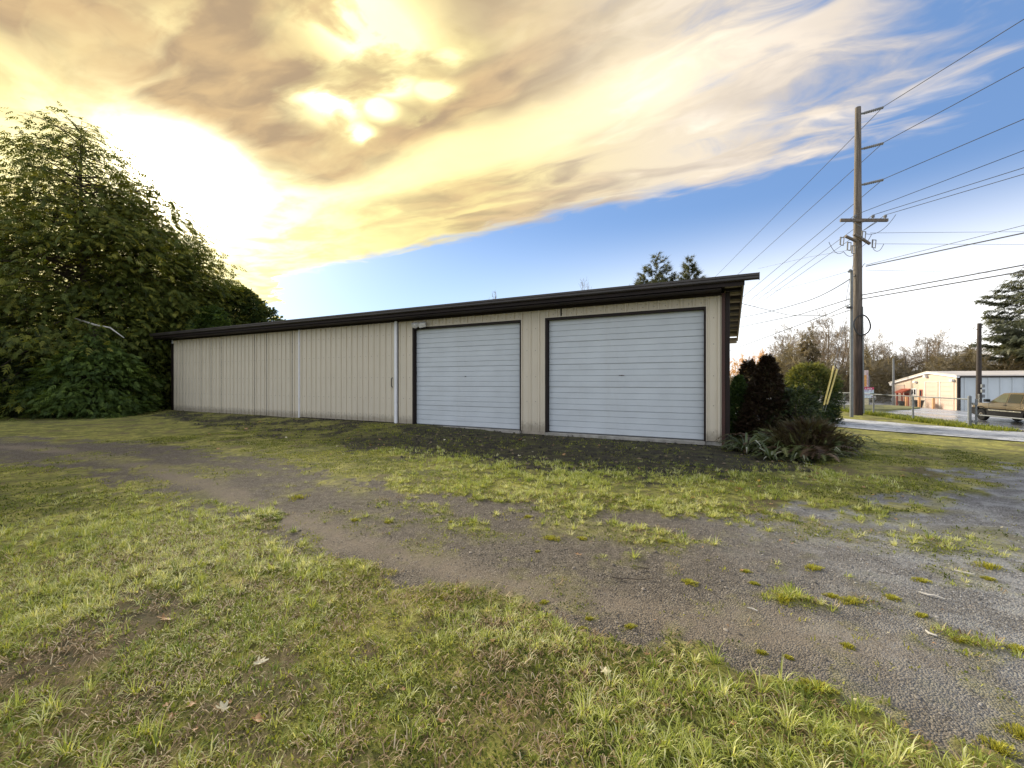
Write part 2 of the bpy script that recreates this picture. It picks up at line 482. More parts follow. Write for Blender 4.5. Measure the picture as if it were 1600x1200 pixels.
# ------------------------------------------------------------------ ground
GRAVEL_PX = [(-900, 668), (-500, 672), (-200, 676), (0, 681), (120, 690), (220, 690), (330, 702), (430, 718), (520, 738), (600, 758), (700, 780),
             (800, 790), (900, 793), (1000, 796), (1100, 804), (1190, 806), (1300, 800), (1380, 786), (1470, 770), (1545, 752), (1500, 738), (1560, 728), (1700, 722), (2300, 730),
             (2600, 900), (2100, 1210), (1800, 1180), (1600, 1152), (1500, 1140), (1380, 1116), (1260, 1083), (1160, 1056), (1060, 1030), (960, 1000),
             (860, 972), (760, 942), (660, 906), (560, 872), (440, 838), (330, 802), (250, 770), (180, 742), (90, 728), (0, 724), (-200, 716), (-500, 706), (-900, 700)]
MEDIAN_PX = [(60, 700), (200, 708), (330, 722), (450, 745), (580, 775), (720, 800), (900, 815), (1080, 835), (1250, 838), (1450, 820), (1600, 800), (1700, 830), (1600, 870),
             (1420, 870), (1280, 862), (1100, 858), (900, 848), (740, 838), (560, 806), (420, 770), (300, 745), (180, 728), (60, 712)]
MEDIAN2_PX = [(1180, 930), (1260, 905), (1340, 925), (1460, 975), (1580, 1010), (1600, 1050), (1480, 1020), (1330, 960), (1230, 950)]
SOIL_PX = [(250, 636), (640, 655), (900, 668), (1140, 680), (1260, 690), (1300, 725), (1180, 748), (1080, 756), (960, 748), (820, 738), (700, 722), (580, 704), (430, 684), (330, 666), (250, 655)]
BARE_PX = [(190, 910), (290, 930), (330, 960), (260, 1000), (170, 1040), (60, 1110), (-60, 1150), (-60, 1060), (60, 1010), (150, 960)]
GRAVEL_G, MED_G, MED2_G, SOIL_G, BARE_G = (to_ground(p) for p in (GRAVEL_PX, MEDIAN_PX, MEDIAN2_PX, SOIL_PX, BARE_PX))


WORN_G = to_ground([(-300, 690), (60, 700), (200, 722), (330, 762), (440, 806), (560, 846), (680, 880), (800, 910), (930, 940), (1060, 966), (1200, 985), (1400, 1010)])


def worn_line(x, y):
    best = np.full(np.shape(x), 1e9)
    for (ax, ay), (bx, by) in zip(WORN_G[:-1], WORN_G[1:]):
        ex, ey = bx - ax, by - ay
        t = np.clip(((x - ax) * ex + (y - ay) * ey) / (ex * ex + ey * ey), 0, 1)
        best = np.minimum(best, np.hypot(x - ax - t * ex, y - ay - t * ey))
    return sst(best + .5 * (fbm(x * 1.6, y * 1.6, 95, 4) - .5), .42, .02) * sst(fbm(x * .6, y * .6, 96, 3) + .15, .35, .55)


def masks(x, y):
    """gravel, soil, bare-patch weights of the ground at x, y"""
    r = np.hypot(x, y)
    sc = np.clip(r / 5, .5, 3)
    n1 = fbm(x * 1.3, y * 1.3, 21, 4) - .5; n2 = fbm(x * 5, y * 5, 31, 4) - .5
    g = inside_dist(GRAVEL_G, x, y)
    n3 = fbm(x * 14, y * 14, 33, 3) - .5
    grav = sst(g + (n1 * 1.1 + n2 * .9 + n3 * .5) * np.minimum(sc, 1.6), -.08 * sc, .10 * sc)
    # moss creeping in from the borders and stray patches in the middle
    moss = sst(fbm(x * 2.1, y * 2.1, 97, 5) + .25 * n3, .53, .64)
    wl = 1 - .85 * worn_line(x, y)
    grav = grav * (1 - .72 * wl * moss * sst(g, 1.15, .1)) * (1 - .28 * wl * sst(fbm(x * 3.4, y * 3.4, 98, 4), .58, .70))
    md = inside_dist(MED_G, x, y)
    patch = sst(fbm(x * 1.1, y * 1.1, 77, 4) + .35 * n2, .48, .62)
    grav = grav * (1 - .55 * sst(md + n1 * .8, -.15, .25) * patch)
    md2 = inside_dist(MED2_G, x, y)
    grav = grav * (1 - .85 * sst(md2 + n1 * .5, -.05, .15) * sst(fbm(x * 3.6, y * 3.6, 78, 4) + .5 * n2, .52, .64))
    so = inside_dist(SOIL_G, x, y)
    soil = sst(so + n1 * 2.4 + n2 * 1.3 + n3 * .6, -.15, .25) * (1 - grav)
    s, d = local_sd(x, y)
    soil = soil * (1 - .72 * sst(s, -8, -12) * sst(fbm(x * 1.2, y * 1.2, 55, 3) + .3 * n2, .38, .55))
    ba = inside_dist(BARE_G, x, y)
    bare = sst(ba + n1 * .5 + n2 * .4, -.05, .16)
    bare = np.maximum(bare, .8 * sst(fbm(x * 1.7, y * 1.7, 91, 4) + .25 * n2, .63, .74)) * (1 - grav)
    return grav, soil, bare


def build_ground():
    # one sheet, fine near the photographer's feet, out to the horizon
    rr = [0.0] + list(np.geomspace(.3, 1.5, 14)) + list(np.geomspace(1.53, 70, 270)) + list(np.geomspace(75, 3000, 26))
    rr = np.array(rr)
    th = np.concatenate([np.linspace(-62, 62, 430), np.linspace(66, 294, 40)])
    th = np.radians(th)
    nr, nt = len(rr), len(th)
    RR, TT = np.meshgrid(rr, th, indexing='ij')
    x = RR * np.sin(TT); y = RR * np.cos(TT)
    x = x.ravel(); y = y.ravel()
    z = gz(x, y)
    gv, so, ba = masks(x, y)
    r = np.hypot(x, y); near = sst(r, 30, 6)
    # relief: lumpy turf, wheel-worn gravel, clods
    z += near * ((1 - gv) * (.035 * (fbm(x * 3.1, y * 3.1, 41, 4) - .45) + .012) + gv * .018 * (fbm(x * 4, y * 4, 42, 5) - .5) + so * .06 * (fbm(x * 6, y * 6, 43, 4) - .45))
    q = road_q(x, y)
    z -= .10 * sst(q, .5, 1.1)
    i = np.arange(nr - 1)[:, None] * nt; j = np.arange(nt)[None, :]; jn = (j + 1) % nt
    f = np.stack([i + j, i + nt + j, i + nt + jn, i + jn], -1).reshape(-1, 4)
    wet_glare = sst(x - .12 * y, .6, 4.2)  # smoother damp gravel to the right, and the glare painted on it
    me = np_mesh('ground', np.stack([x, y, z], 1), f, ground_mat(), {'gravel': gv, 'soil': so, 'bare': ba, 'wet_glare': wet_glare, 'worn': worn_line(x, y)}, smooth=True)
    o = link('ground', me); tag(o, kind='structure')
    me.flip_normals() if me.polygons[nt * 3].normal.z < 0 else None
    return o


def ground_mat():
    m, t, bs = new_mat('turf_gravel_and_soil')
    co = t.new('ShaderNodeTexCoord').outputs['Object']
    A = lambda n: t.new('ShaderNodeAttribute', attribute_name=n).outputs['Fac']
    gv, so, ba, wet_glare = A('gravel'), A('soil'), A('bare'), A('wet_glare')
    nf = t.noise(co, 45, 8, .72); nm = t.noise(co, 9, 7, .68); nl = t.noise(co, .9, 6, .62); nl2 = t.noise(t.vm('ADD', co, (31, 7, 0)), 2.3, 7, .66)
    g = t.mix(t.ss(nl, .34, .64), (.125, .135, .026), (.28, .265, .055))
    g = t.mix(t.ss(nl2, .46, .66), g, (.40, .37, .085))
    g = t.mix(t.m('MULTIPLY', t.ss(nm, .46, .66), .8), g, (.085, .066, .032))
    g = t.mix(t.m('MULTIPLY', t.ss(nf, .52, .70), .6), g, (.05, .042, .02))
    bcol = t.mix(t.ss(nm, .35, .65), (.045, .035, .024), (.19, .135, .075))
    g = t.mix(t.m('MULTIPLY', ba, .85), g, bcol)
    # stones of the gravel
    vo = t.new('ShaderNodeTexVoronoi', feature='F1'); t.put(vo.inputs['Vector'], co); vo.inputs['Scale'].default_value = 85
    vd = vo.outputs['Distance']; vsep = t.new('ShaderNodeSeparateColor'); t.l.new(vo.outputs['Color'], vsep.inputs[0])
    vo2 = t.new('ShaderNodeTexVoronoi', feature='F1'); t.put(vo2.inputs['Vector'], co); vo2.inputs['Scale'].default_value = 150
    v2s = t.new('ShaderNodeSeparateColor'); t.l.new(vo2.outputs['Color'], v2s.inputs[0])
    worn = t.m('MULTIPLY', A('worn'), t.m('ADD', .45, t.m('MULTIPLY', t.ss(nm, .35, .65), .55)))
    stone = t.mix(vsep.outputs[0], (.04, .033, .025), (.24, .20, .15))
    stone = t.mix(t.m('MULTIPLY', t.ss(v2s.outputs[0], .55, 1.0), .7), stone, (.44, .38, .30))
    fines = t.mix(nf, (.17, .13, .088), (.34, .27, .19))
    gr = t.mix(t.m('MULTIPLY', t.ss(nm, .40, .62), .55), stone, t.mix(nf, (.045, .036, .027), (.13, .105, .078)))
    gr = t.mix(t.m('MULTIPLY', worn, .62), gr, fines)
    gr = t.mix(t.m('MULTIPLY', wet_glare, .7), gr, t.mix(vsep.outputs[1], (.085, .085, .085), (.42, .42, .42)))  # sky glare painted into the stones as lighter grey
    gr = t.mix(t.m('MULTIPLY', t.m('MULTIPLY', wet_glare, t.ss(t.m('ADD', t.m('MULTIPLY', nl2, .7), t.m('MULTIPLY', nf, .3)), .46, .62)), .55), gr, (.52, .52, .51))  # pale patches: brighter glare put into the gravel colour
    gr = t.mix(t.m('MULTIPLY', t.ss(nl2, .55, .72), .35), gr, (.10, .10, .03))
    dirt = t.mix(t.ss(nf, .4, .62), (.008, .007, .006), (.040, .032, .023))
    dirt = t.mix(t.m('MULTIPLY', t.ss(t.m('ADD', t.m('MULTIPLY', nm, .5), t.m('MULTIPLY', nl2, .5)), .47, .62), .85), dirt, (.085, .085, .026))
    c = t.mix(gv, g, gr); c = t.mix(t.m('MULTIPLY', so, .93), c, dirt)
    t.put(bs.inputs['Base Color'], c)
    rough = t.m('SUBTRACT', .92, t.m('MULTIPLY', t.m('MULTIPLY', gv, wet_glare), t.m('MULTIPLY', t.ss(nl2, .35, .6), .50)))
    t.put(bs.inputs['Roughness'], rough)
    bs.inputs['Specular IOR Level'].default_value = .35
    hg = t.m('ADD', t.m('MULTIPLY', nf, .8), t.m('MULTIPLY', nm, 1.0))
    hs = t.m('ADD', t.m('MULTIPLY', t.m('SUBTRACT', 1, vd), t.m('SUBTRACT', 1.1, worn)), t.m('MULTIPLY', nf, .5))
    n = t.new('ShaderNodeMix', data_type='FLOAT'); t.put(n.inputs[0], gv); t.put(n.inputs[2], hg); t.put(n.inputs[3], hs)
    b = t.new('ShaderNodeBump'); b.inputs['Strength'].default_value = .9; b.inputs['Distance'].default_value = .022
    t.l.new(n.outputs[0], b.inputs['Height']); t.l.new(b.outputs[0], bs.inputs['Normal'])
    return m


build_ground()


def strip_sheet(name, corners, nu, nv, mat, lift, kind='structure'):
    """a sheet between two edges, laid on the ground; corners = (left near, left far, right near, right far)"""
    c = [np.array(p, float) for p in corners]
    uu, vv = np.meshgrid(np.linspace(0, 1, nu), np.linspace(0, 1, nv), indexing='ij')
    p = (c[0] * (1 - uu[..., None]) + c[2] * uu[..., None]) * (1 - vv[..., None]) + (c[1] * (1 - uu[..., None]) + c[3] * uu[..., None]) * vv[..., None]
    x = p[..., 0].ravel(); y = p[..., 1].ravel()
    z = gz(x, y) + lift
    i = np.arange(nu - 1)[:, None] * nv; j = np.arange(nv - 1)[None, :]
    f = np.stack([i + j, i + nv + j, i + nv + j + 1, i + j + 1], -1).reshape(-1, 4)
    me = np_mesh(name, np.stack([x, y, z], 1), f, mat, smooth=True)
    if me.polygons[0].normal.z < 0: me.flip_normals()
    return tag(link(name, me), kind=kind)


def road_mat():
    m, t, bs = new_mat('damp_asphalt_sky_glare')
    co = t.new('ShaderNodeTexCoord').outputs['Object']
    rot = t.vm('MULTIPLY', co, (1.6, .16, 1))
    n = t.noise(rot, .55, 6, .6); nf = t.noise(co, 30, 5, .6)
    c = t.mix(t.ss(n, .38, .62), (.20, .20, .205), (.50, .50, .51)); c = t.mix(t.m('MULTIPLY', nf, .25), c, (.14, .14, .14))  # pale streaks paint the sky's reflection into the asphalt colour
    t.put(bs.inputs['Base Color'], c)
    t.put(bs.inputs['Roughness'], t.m('ADD', .14, t.m('MULTIPLY', t.ss(n, .3, .7), .2)))
    bs.inputs['Specular IOR Level'].default_value = .9
    b = t.new('ShaderNodeBump'); b.inputs['Strength'].default_value = .25; b.inputs['Distance'].default_value = .01
    t.l.new(nf, b.inputs['Height']); t.l.new(b.outputs[0], bs.inputs['Normal'])
    return m


def drive_mat():
    m, t, bs = new_mat('worn_pale_pavement')
    co = t.new('ShaderNodeTexCoord').outputs['Object']
    n = t.noise(co, .9, 7, .66); nf = t.noise(co, 14, 6, .65)
    c = t.mix(t.ss(n, .36, .58), (.22, .22, .22), (.58, .58, .57))
    c = t.mix(t.m('MULTIPLY', t.ss(nf, .52, .66), .7), c, (.07, .07, .05))
    t.put(bs.inputs['Base Color'], c); t.put(bs.inputs['Roughness'], t.m('ADD', .4, t.m('MULTIPLY', nf, .35)))
    return m


def q_to_xy(q, l):
    """q metres right of the fence, l metres along it (0 at the gate post)"""
    return (16.9 + .963 * q + .27 * l, 15.6 - .27 * q + .963 * l)


M_ROAD = road_mat(); M_DRIVE = drive_mat()
strip_sheet('road', [q_to_xy(.9, -60), q_to_xy(.9, 160), q_to_xy(60, -60), q_to_xy(60, 160)], 90, 110, M_ROAD, .012)
strip_sheet('driveway', [(16.9, 7.6), (7.5, 23.6), (19.6, 7.6), (11.6, 27.5)], 14, 60, M_DRIVE, .035)
# apron through the open gate
strip_sheet('driveway_apron', [(17.2, 13.4), (17.6, 11.6), (20.6, 13.2), (20.6, 10.2)], 14, 10, M_DRIVE, .045)


# grass verge inside the fence and the island across the road
def blade_arrays(px, py, pz, length, width, az, lean, tint, bend=.35):
    """flat tapered blades, three triangles each"""
    n = len(px)
    dx, dy = np.cos(az), np.sin(az); sx, sy = -dy, dx
    b = np.stack([px, py, pz], 1)
    side = np.stack([sx, sy, np.zeros(n)], 1) * width[:, None] * .5
    up1 = np.stack([dx * np.sin(lean * .6), dy * np.sin(lean * .6), np.cos(lean * .6)], 1) * (length * .55)[:, None]
    le2 = lean * (1 + bend)
    up2 = up1 + np.stack([dx * np.sin(le2), dy * np.sin(le2), np.cos(le2)], 1) * (length * .45)[:, None]
    V = np.stack([b - side, b + side, b + up1 - side * .8, b + up1 + side * .8, b + up2], 1).reshape(-1, 3)
    o = np.arange(n)[:, None] * 5
    Fc = np.concatenate([o + np.array([[0, 1, 3]]), o + np.array([[0, 3, 2]]), o + np.array([[2, 3, 4]])], 0)
    return V, Fc, np.repeat(tint, 5)


def grass_object(name, label, tx, ty, nb, lmin, lmax, wid, mat, spread, lean=(.25, 1.2), base_tint=None, cat='grass', kind='stuff', sink=.004, zadd=None):
    n = len(tx)
    k = np.repeat(np.arange(n), nb); N = len(k)
    ang = rng.uniform(0, 2 * np.pi, N); rad = spread * np.sqrt(rng.uniform(0, 1, N))
    x = tx[k] + np.cos(ang) * rad; y = ty[k] + np.sin(ang) * rad
    size = rng.uniform(.6, 1.25, n)[k]
    L = rng.uniform(lmin, lmax, N) * size
    z = gz(x, y) - sink + (zadd(x, y) if zadd else 0)
    az = ang + rng.normal(0, .7, N); le = rng.uniform(*lean, N)
    bt = (rng.uniform(0, 1, n) if base_tint is None else base_tint)[k]
    tint = np.clip(bt * .75 + rng.normal(.12, .16, N), 0, 1)
    V, Fc, T = blade_arrays(x, y, z, L, wid * rng.uniform(.7, 1.3, N), az, le, tint)
    me = np_mesh(name, V, Fc, mat, {'tint': T})
    return tag(link(name, me), label, cat, None, kind)


def relief(x, y):
    gv, so, ba = masks(x, y); near = sst(np.hypot(x, y), 30, 6)
    return near * ((1 - gv) * (.035 * (fbm(x * 3.1, y * 3.1, 41, 4) - .45) + .012) + gv * .018 * (fbm(x * 4, y * 4, 42, 5) - .5) + so * .06 * (fbm(x * 6, y * 6, 43, 4) - .45))


def scatter(n, r0, r1, half=56, power=1.0):
    r = np.sqrt(rng.uniform(0, 1, n) ** power * (r1 ** 2 - r0 ** 2) + r0 ** 2)
    a = np.radians(rng.uniform(-half, half, n))
    return r * np.sin(a), r * np.cos(a)


def outside_shed(x, y):
    s, d = local_sd(x, y)
    return (d > .12) | (s > .35)


def build_grass():
    # long pale tufts near the camera
    x, y = scatter(52000, 1.2, 9.5)
    gv, so, ba = masks(x, y); cl = fbm(x * 1.4, y * 1.4, 61, 4)
    keep = rng.uniform(0, 1, len(x)) < (1 - gv) ** 2 * (1 - .8 * ba) * sst(cl, .36, .62) * .62 * (.12 + .88 * sst(np.hypot(x, y), 8.5, 4.2))
    x, y = x[keep], y[keep]
    t = np.clip(.30 + 1.1 * (fbm(x * .8, y * .8, 62, 3) - .4) + rng.normal(.12, .2, len(x)), 0, 1)
    grass_object('grass', 'pale yellow green grass tufts covering the near lawn', x, y, 18, .028, .095, .0042, M_GRASS, .024, (.6, 1.6), t, zadd=relief)
    # low moss and clover between the tufts
    x, y = scatter(95000, 1.2, 6.5)
    gv, so, ba = masks(x, y)
    keep = rng.uniform(0, 1, len(x)) < (1 - gv) ** 1.5 * (1 - .75 * ba) * (.35 + .65 * sst(fbm(x * 2.4, y * 2.4, 63, 4), .35, .6))
    x, y = x[keep], y[keep]
    t = np.clip(.2 + 1.2 * (fbm(x * 1.1, y * 1.1, 64, 3) - .35) + rng.normal(.05, .12, len(x)), 0, 1)
    grass_object('moss', 'short dark green moss and clover between the grass tufts', x, y, 3, .012, .034, .010, M_MOSS, .035, (.5, 1.5), t, cat='moss', zadd=relief)
    # large splayed tufts, and dead straw lying flat
    x, y = scatter(3000, 1.2, 7.5)
    gv, so, ba = masks(x, y)
    keep = rng.uniform(0, 1, len(x)) < (1 - gv) ** 2 * (1 - .5 * ba) * sst(fbm(x * .9, y * .9, 68, 3), .42, .6)
    x, y = x[keep], y[keep]
    grass_object('splayed_grass', 'large splayed pale grass tufts in the foreground', x, y, 28, .05, .15, .0048, M_GRASS, .018, (.5, 1.55), np.clip(rng.normal(.55, .25, len(x)), 0, 1), zadd=relief)
    x, y = scatter(9000, 1.2, 6.5)
    gv, so, ba = masks(x, y)
    keep = rng.uniform(0, 1, len(x)) < (1 - gv) ** 2 * (.25 + .75 * sst(fbm(x * 1.2, y * 1.2, 69, 3), .42, .6))
    x, y = x[keep], y[keep]
    grass_object('dry_straw', 'dead straw and brown thatch lying flat in the grass', x, y, 7, .03, .09, .005, M_STRAW, .06, (1.35, 1.62), np.clip(rng.normal(.5, .3, len(x)), 0, 1), zadd=relief, sink=-.006)
    # shorter grass farther back
    x, y = scatter(80000, 5.6, 17)
    gv, so, ba = masks(x, y); q = road_q(x, y)
    keep = (rng.uniform(0, 1, len(x)) < (1 - gv) ** 2 * (1 - .88 * so) * (1 - .6 * ba) * (.10 + .90 * sst(fbm(x * 1.2, y * 1.2, 65, 4), .40, .6))) & (q < -4.2) & outside_shed(x, y)
    x, y = x[keep], y[keep]
    t = np.clip(.14 + 1.25 * (fbm(x * .5, y * .5, 66, 3) - .35) + rng.normal(.08, .14, len(x)), 0, 1)
    grass_object('lawn_grass', 'short mossy lawn grass beyond the gravel track', x, y, 4, .014, .05, .012, M_MOSS, .08, (.6, 1.5), t, zadd=relief)
    # rough fringe of paler grass below the dark soil in front of the doors
    e = to_ground([(600, 708), (690, 720), (800, 734), (900, 744), (1000, 752), (1100, 756), (1250, 752), (1330, 740)])
    k = rng.integers(0, len(e) - 1, 4200); f = rng.uniform(0, 1, 4200)[:, None]
    p = e[k] * (1 - f) + e[k + 1] * f + rng.normal(0, .45, (4200, 2))
    gv, so, ba = masks(p[:, 0], p[:, 1])
    kp = rng.uniform(0, 1, 4200) < (1 - .9 * gv) * (.05 + .7 * sst(fbm(p[:, 0] * 2.2, p[:, 1] * 2.2, 67, 4), .47, .62))
    p = p[kp]
    grass_object('grass_fringe', 'rough pale grass fringe below the dark soil by the doors', p[:, 0], p[:, 1], 11, .03, .13, .008, M_GRASS, .04, (.5, 1.5), np.clip(rng.normal(.5, .25, len(p)), 0, 1), zadd=relief)
    # stray grass standing in the gravel
    x, y = scatter(9000, 1.6, 11)
    gv, so, ba = masks(x, y)
    g = inside_dist(GRAVEL_G, x, y)
    k = rng.uniform(0, 1, 9000) < gv * .55 * sst(fbm(x * 1.5, y * 1.5, 99, 4), .50, .66) * (1 - .6 * worn_line(x, y)) * (.25 + .75 * sst(g, 1.6, .1))
    x, y = x[k], y[k]
    grass_object('stray_grass', 'thin stray grass and moss dotted through the gravel track', x, y, 6, .015, .05, .006, M_TUFT, .04, (.5, 1.5), np.clip(rng.normal(.35, .25, len(x)), 0, 1), zadd=relief)
    # verge under the fence
    l = rng.uniform(-1.2, 14, 2600); qq = rng.uniform(-.3, .75, 2600)
    vx, vy = q_to_xy(qq, l)
    grass_object('verge_grass', 'green grass verge along the foot of the chain link fence', vx, vy, 9, .06, .2, .02, M_MOSS, .12, (.2, 1.0), np.clip(rng.normal(.4, .2, len(vx)), 0, 1))


def build_gravel():
    n = 80000
    x, y = scatter(n, 1.4, 9.0, 56)
    gv, so, ba = masks(x, y)
    worn = .35 + .65 * worn_line(x, y)
    keep = rng.uniform(0, 1, n) < gv ** 2 * (1 - .7 * worn_line(x, y)) * (.15 + .85 * sst(fbm(x * 1.1, y * 1.1, 71, 4), .36, .6))
    x, y = x[keep], y[keep]; n = len(x)
    r = .003 + .009 * rng.uniform(0, 1, n) ** 2.2; r *= 1 + 1.1 * (rng.uniform(0, 1, n) > .985)
    z = gz(x, y) + relief(x, y) + r * .15
    o8 = np.array([(1, 0, 0), (-1, 0, 0), (0, 1, 0), (0, -1, 0), (0, 0, .7), (0, 0, -.5)], float)
    V = o8[None] * (r[:, None, None] * rng.uniform(.6, 1.25, (n, 6, 1)))
    a = rng.uniform(0, 6.28, n); c, s = np.cos(a)[:, None], np.sin(a)[:, None]
    V = np.stack([V[..., 0] * c - V[..., 1] * s, V[..., 0] * s + V[..., 1] * c, V[..., 2]], -1) + np.stack([x, y, z], 1)[:, None]
    fc = np.array([(0, 2, 4), (2, 1, 4), (1, 3, 4), (3, 0, 4)])   # the buried half is never seen
    Fc = (np.arange(n)[:, None, None] * 6 + fc[None]).reshape(-1, 3)
    m, t, bs = new_mat('loose_gravel')
    at = t.new('ShaderNodeAttribute', attribute_name='tint').outputs['Fac']
    wet_glare = t.new('ShaderNodeAttribute', attribute_name='wet_glare').outputs['Fac']
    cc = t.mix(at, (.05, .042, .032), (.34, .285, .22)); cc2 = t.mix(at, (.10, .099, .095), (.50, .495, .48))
    t.put(bs.inputs['Base Color'], t.mix(wet_glare, cc, cc2)); bs.inputs['Roughness'].default_value = .7  # stones to the right painted paler for the same glare
    tint = rng.uniform(0, 1, n) ** 1.6
    me = np_mesh('loose_gravel', V.reshape(-1, 3), Fc, m, {'tint': np.repeat(tint, 6), 'wet_glare': np.repeat(sst(x - .12 * y, .6, 4.2), 6)})
    tag(link('loose_gravel', me), 'loose grey brown gravel stones of the worn track', 'gravel', None, 'stuff')


build_grass()
build_gravel()

# ------------------------------------------------------------------ the shed
shed_rz = math.atan2(UX[1], UX[0])
shed = empty('metal_shed', (NX[0] * WALL_D, NX[1] * WALL_D, SLAB), shed_rz,
             'long tan ribbed metal shed with two white roll up doors and dark brown roof edge', 'shed')
XL, XR = -27.45, .0
SOF = 3.93           # top of the front wall
PITCH = .305


def rib_profile(w, ph=0.0):
    pts = []
    k = -1
    while True:
        o = k * PITCH - ph
        if o > w: break
        pts += [(o, 0), (o + .045, 0), (o + .055, -.006), (o + .075, -.006), (o + .085, 0), (o + .120, 0), (o + .127, -.042), (o + .168, -.042), (o + .175, 0),
                (o + .22, 0), (o + .23, -.006), (o + .25, -.006), (o + .26, 0)]
        k += 1
    out = []
    for i in range(len(pts) - 1):
        (x0, y0), (x1, y1) = pts[i], pts[i + 1]
        if x1 <= 0 or x0 >= w: continue
        if x0 < 0: y0 = y0 + (y1 - y0) * (0 - x0) / (x1 - x0); x0 = 0
        if x1 > w: y1 = y0 + (y1 - y0) * (w - x0) / (x1 - x0); x1 = w
        if not out: out.append((x0, y0))
        if x1 - out[-1][0] > 1e-6: out.append((x1, y1))
    return out


_sheets = {}


def sheet_mesh(w, h, ph=0.0):
    key = (round(w, 3), round(h, 3), round(ph, 3))
    if key not in _sheets:
        pr = rib_profile(w, ph)
        pr = pr[:-1] + [(pr[-1][0] - .004, pr[-1][1]), (pr[-1][0] - .004, pr[-1][1] + .02)]
        n = len(pr)
        vs = [(x, y, 0) for x, y in pr] + [(x, y, h) for x, y in pr]
        fs = [(i, i + 1, n + i + 1, n + i) for i in range(n - 1)]
        me = bpy.data.meshes.new('wall_sheet'); me.from_pydata(vs, [], fs); me.materials.append(M_WALL); me.update()
        _sheets[key] = me
    return _sheets[key]


def sheets(x0, x1, z0, z1, y, parent, name='wall_sheet', start=None):
    """ribbed steel sheets side by side from x0 to x1; ribs stay on one module"""
    x = x0
    base = XL if start is None else start
    while x < x1 - 1e-4:
        k = math.floor((x - base) / .915 + 1e-6)
        e = min(x1, base + (k + 1) * .915)
        ph = (x - base) % PITCH
        if e - x > .02: link(name, sheet_mesh(e - x, z1 - z0, ph), parent, (x, y, z0))
        x = e


D1 = (-10.41, -6.015); D2 = (-5.045, -.52); DT = 3.54
SLX = (-16.83, -11.22)
sheets(XL, SLX[0], .0, SOF, 0, shed)
sheets(SLX[1] + .05, D1[0] - .075, .0, SOF, 0, shed)
sheets(D1[0] - .075, D1[1] + .05, DT + .07, SOF, 0, shed)
sheets(D1[1] + .05, D2[0] - .075, .0, SOF, 0, shed)
sheets(D2[0] - .075, D2[1] + .05, DT + .07, SOF, 0, shed)
sheets(D2[1] + .05, XR - .09, .0, SOF, 0, shed)
# sliding door
sd = MB().box(SLX[0], SLX[1], -.05, -.03, .03, SOF - .06).build('sliding_door', M_WALL, shed)
sheets(SLX[0] + .03, SLX[1] - .1, .03, SOF - .06, -.055, sd, start=SLX[0])
MB().box(SLX[0] - .03, SLX[0] + .025, -.1, -.048, -.0, SOF - .05).build('edge_strip', M_TRIMW, sd, bevel=.006)
MB().box(SLX[1] - .09, SLX[1] + .02, -.12, -.048, .0, SOF - .03).build('edge_strip', M_TRIMW, sd, bevel=.008)
MB().box(SLX[1] + .025, SLX[1] + .06, -.05, -.0, .0, SOF - .03).build('door_stop', M_BROWN, shed)
MB().tube([(-11.42, -.085, 1.38), (-11.42, -.15, 1.42), (-11.42, -.155, 1.56), (-11.42, -.15, 1.70), (-11.42, -.085, 1.74)], .016, 8).build('handle', M_BLACK, sd, smooth=True)
MB().box(SLX[0], SLX[1] + .02, -.07, -.03, .0, .028).build('bottom_rail', M_BROWN, sd)

# roll-up doors
NSEC, NST = 5, 4


def section_mesh(w):
    h = DT / NSEC; st = h / NST
    pr = []
    for k in range(NST):
        z = k * st
        g = .011 if k == 0 else .009
        pr += [(.020 if k else .024, z), (.018 if k else .022, z + g * .8), (0, z + g * 1.6), (0, z + st - g * .6)]
    pr += [(.022, h - .003)]
    n = len(pr)
    vs = [(0, y, z) for y, z in pr] + [(w, y, z) for y, z in pr] + [(0, .05, 0), (0, .05, h - .002), (w, .05, 0), (w, .05, h - .002)]
    fs = [(i, n + i, n + i + 1, i + 1) for i in range(n - 1)]
    b = 2 * n
    fs += [(b, b + 1, b + 3, b + 2), (0, b, b + 2, n), (n - 1, 2 * n - 1, b + 3, b + 1)]
    me = bpy.data.meshes.new('door_section'); me.from_pydata(vs, [], fs); me.materials.append(M_WHITE); me.update()
    return me


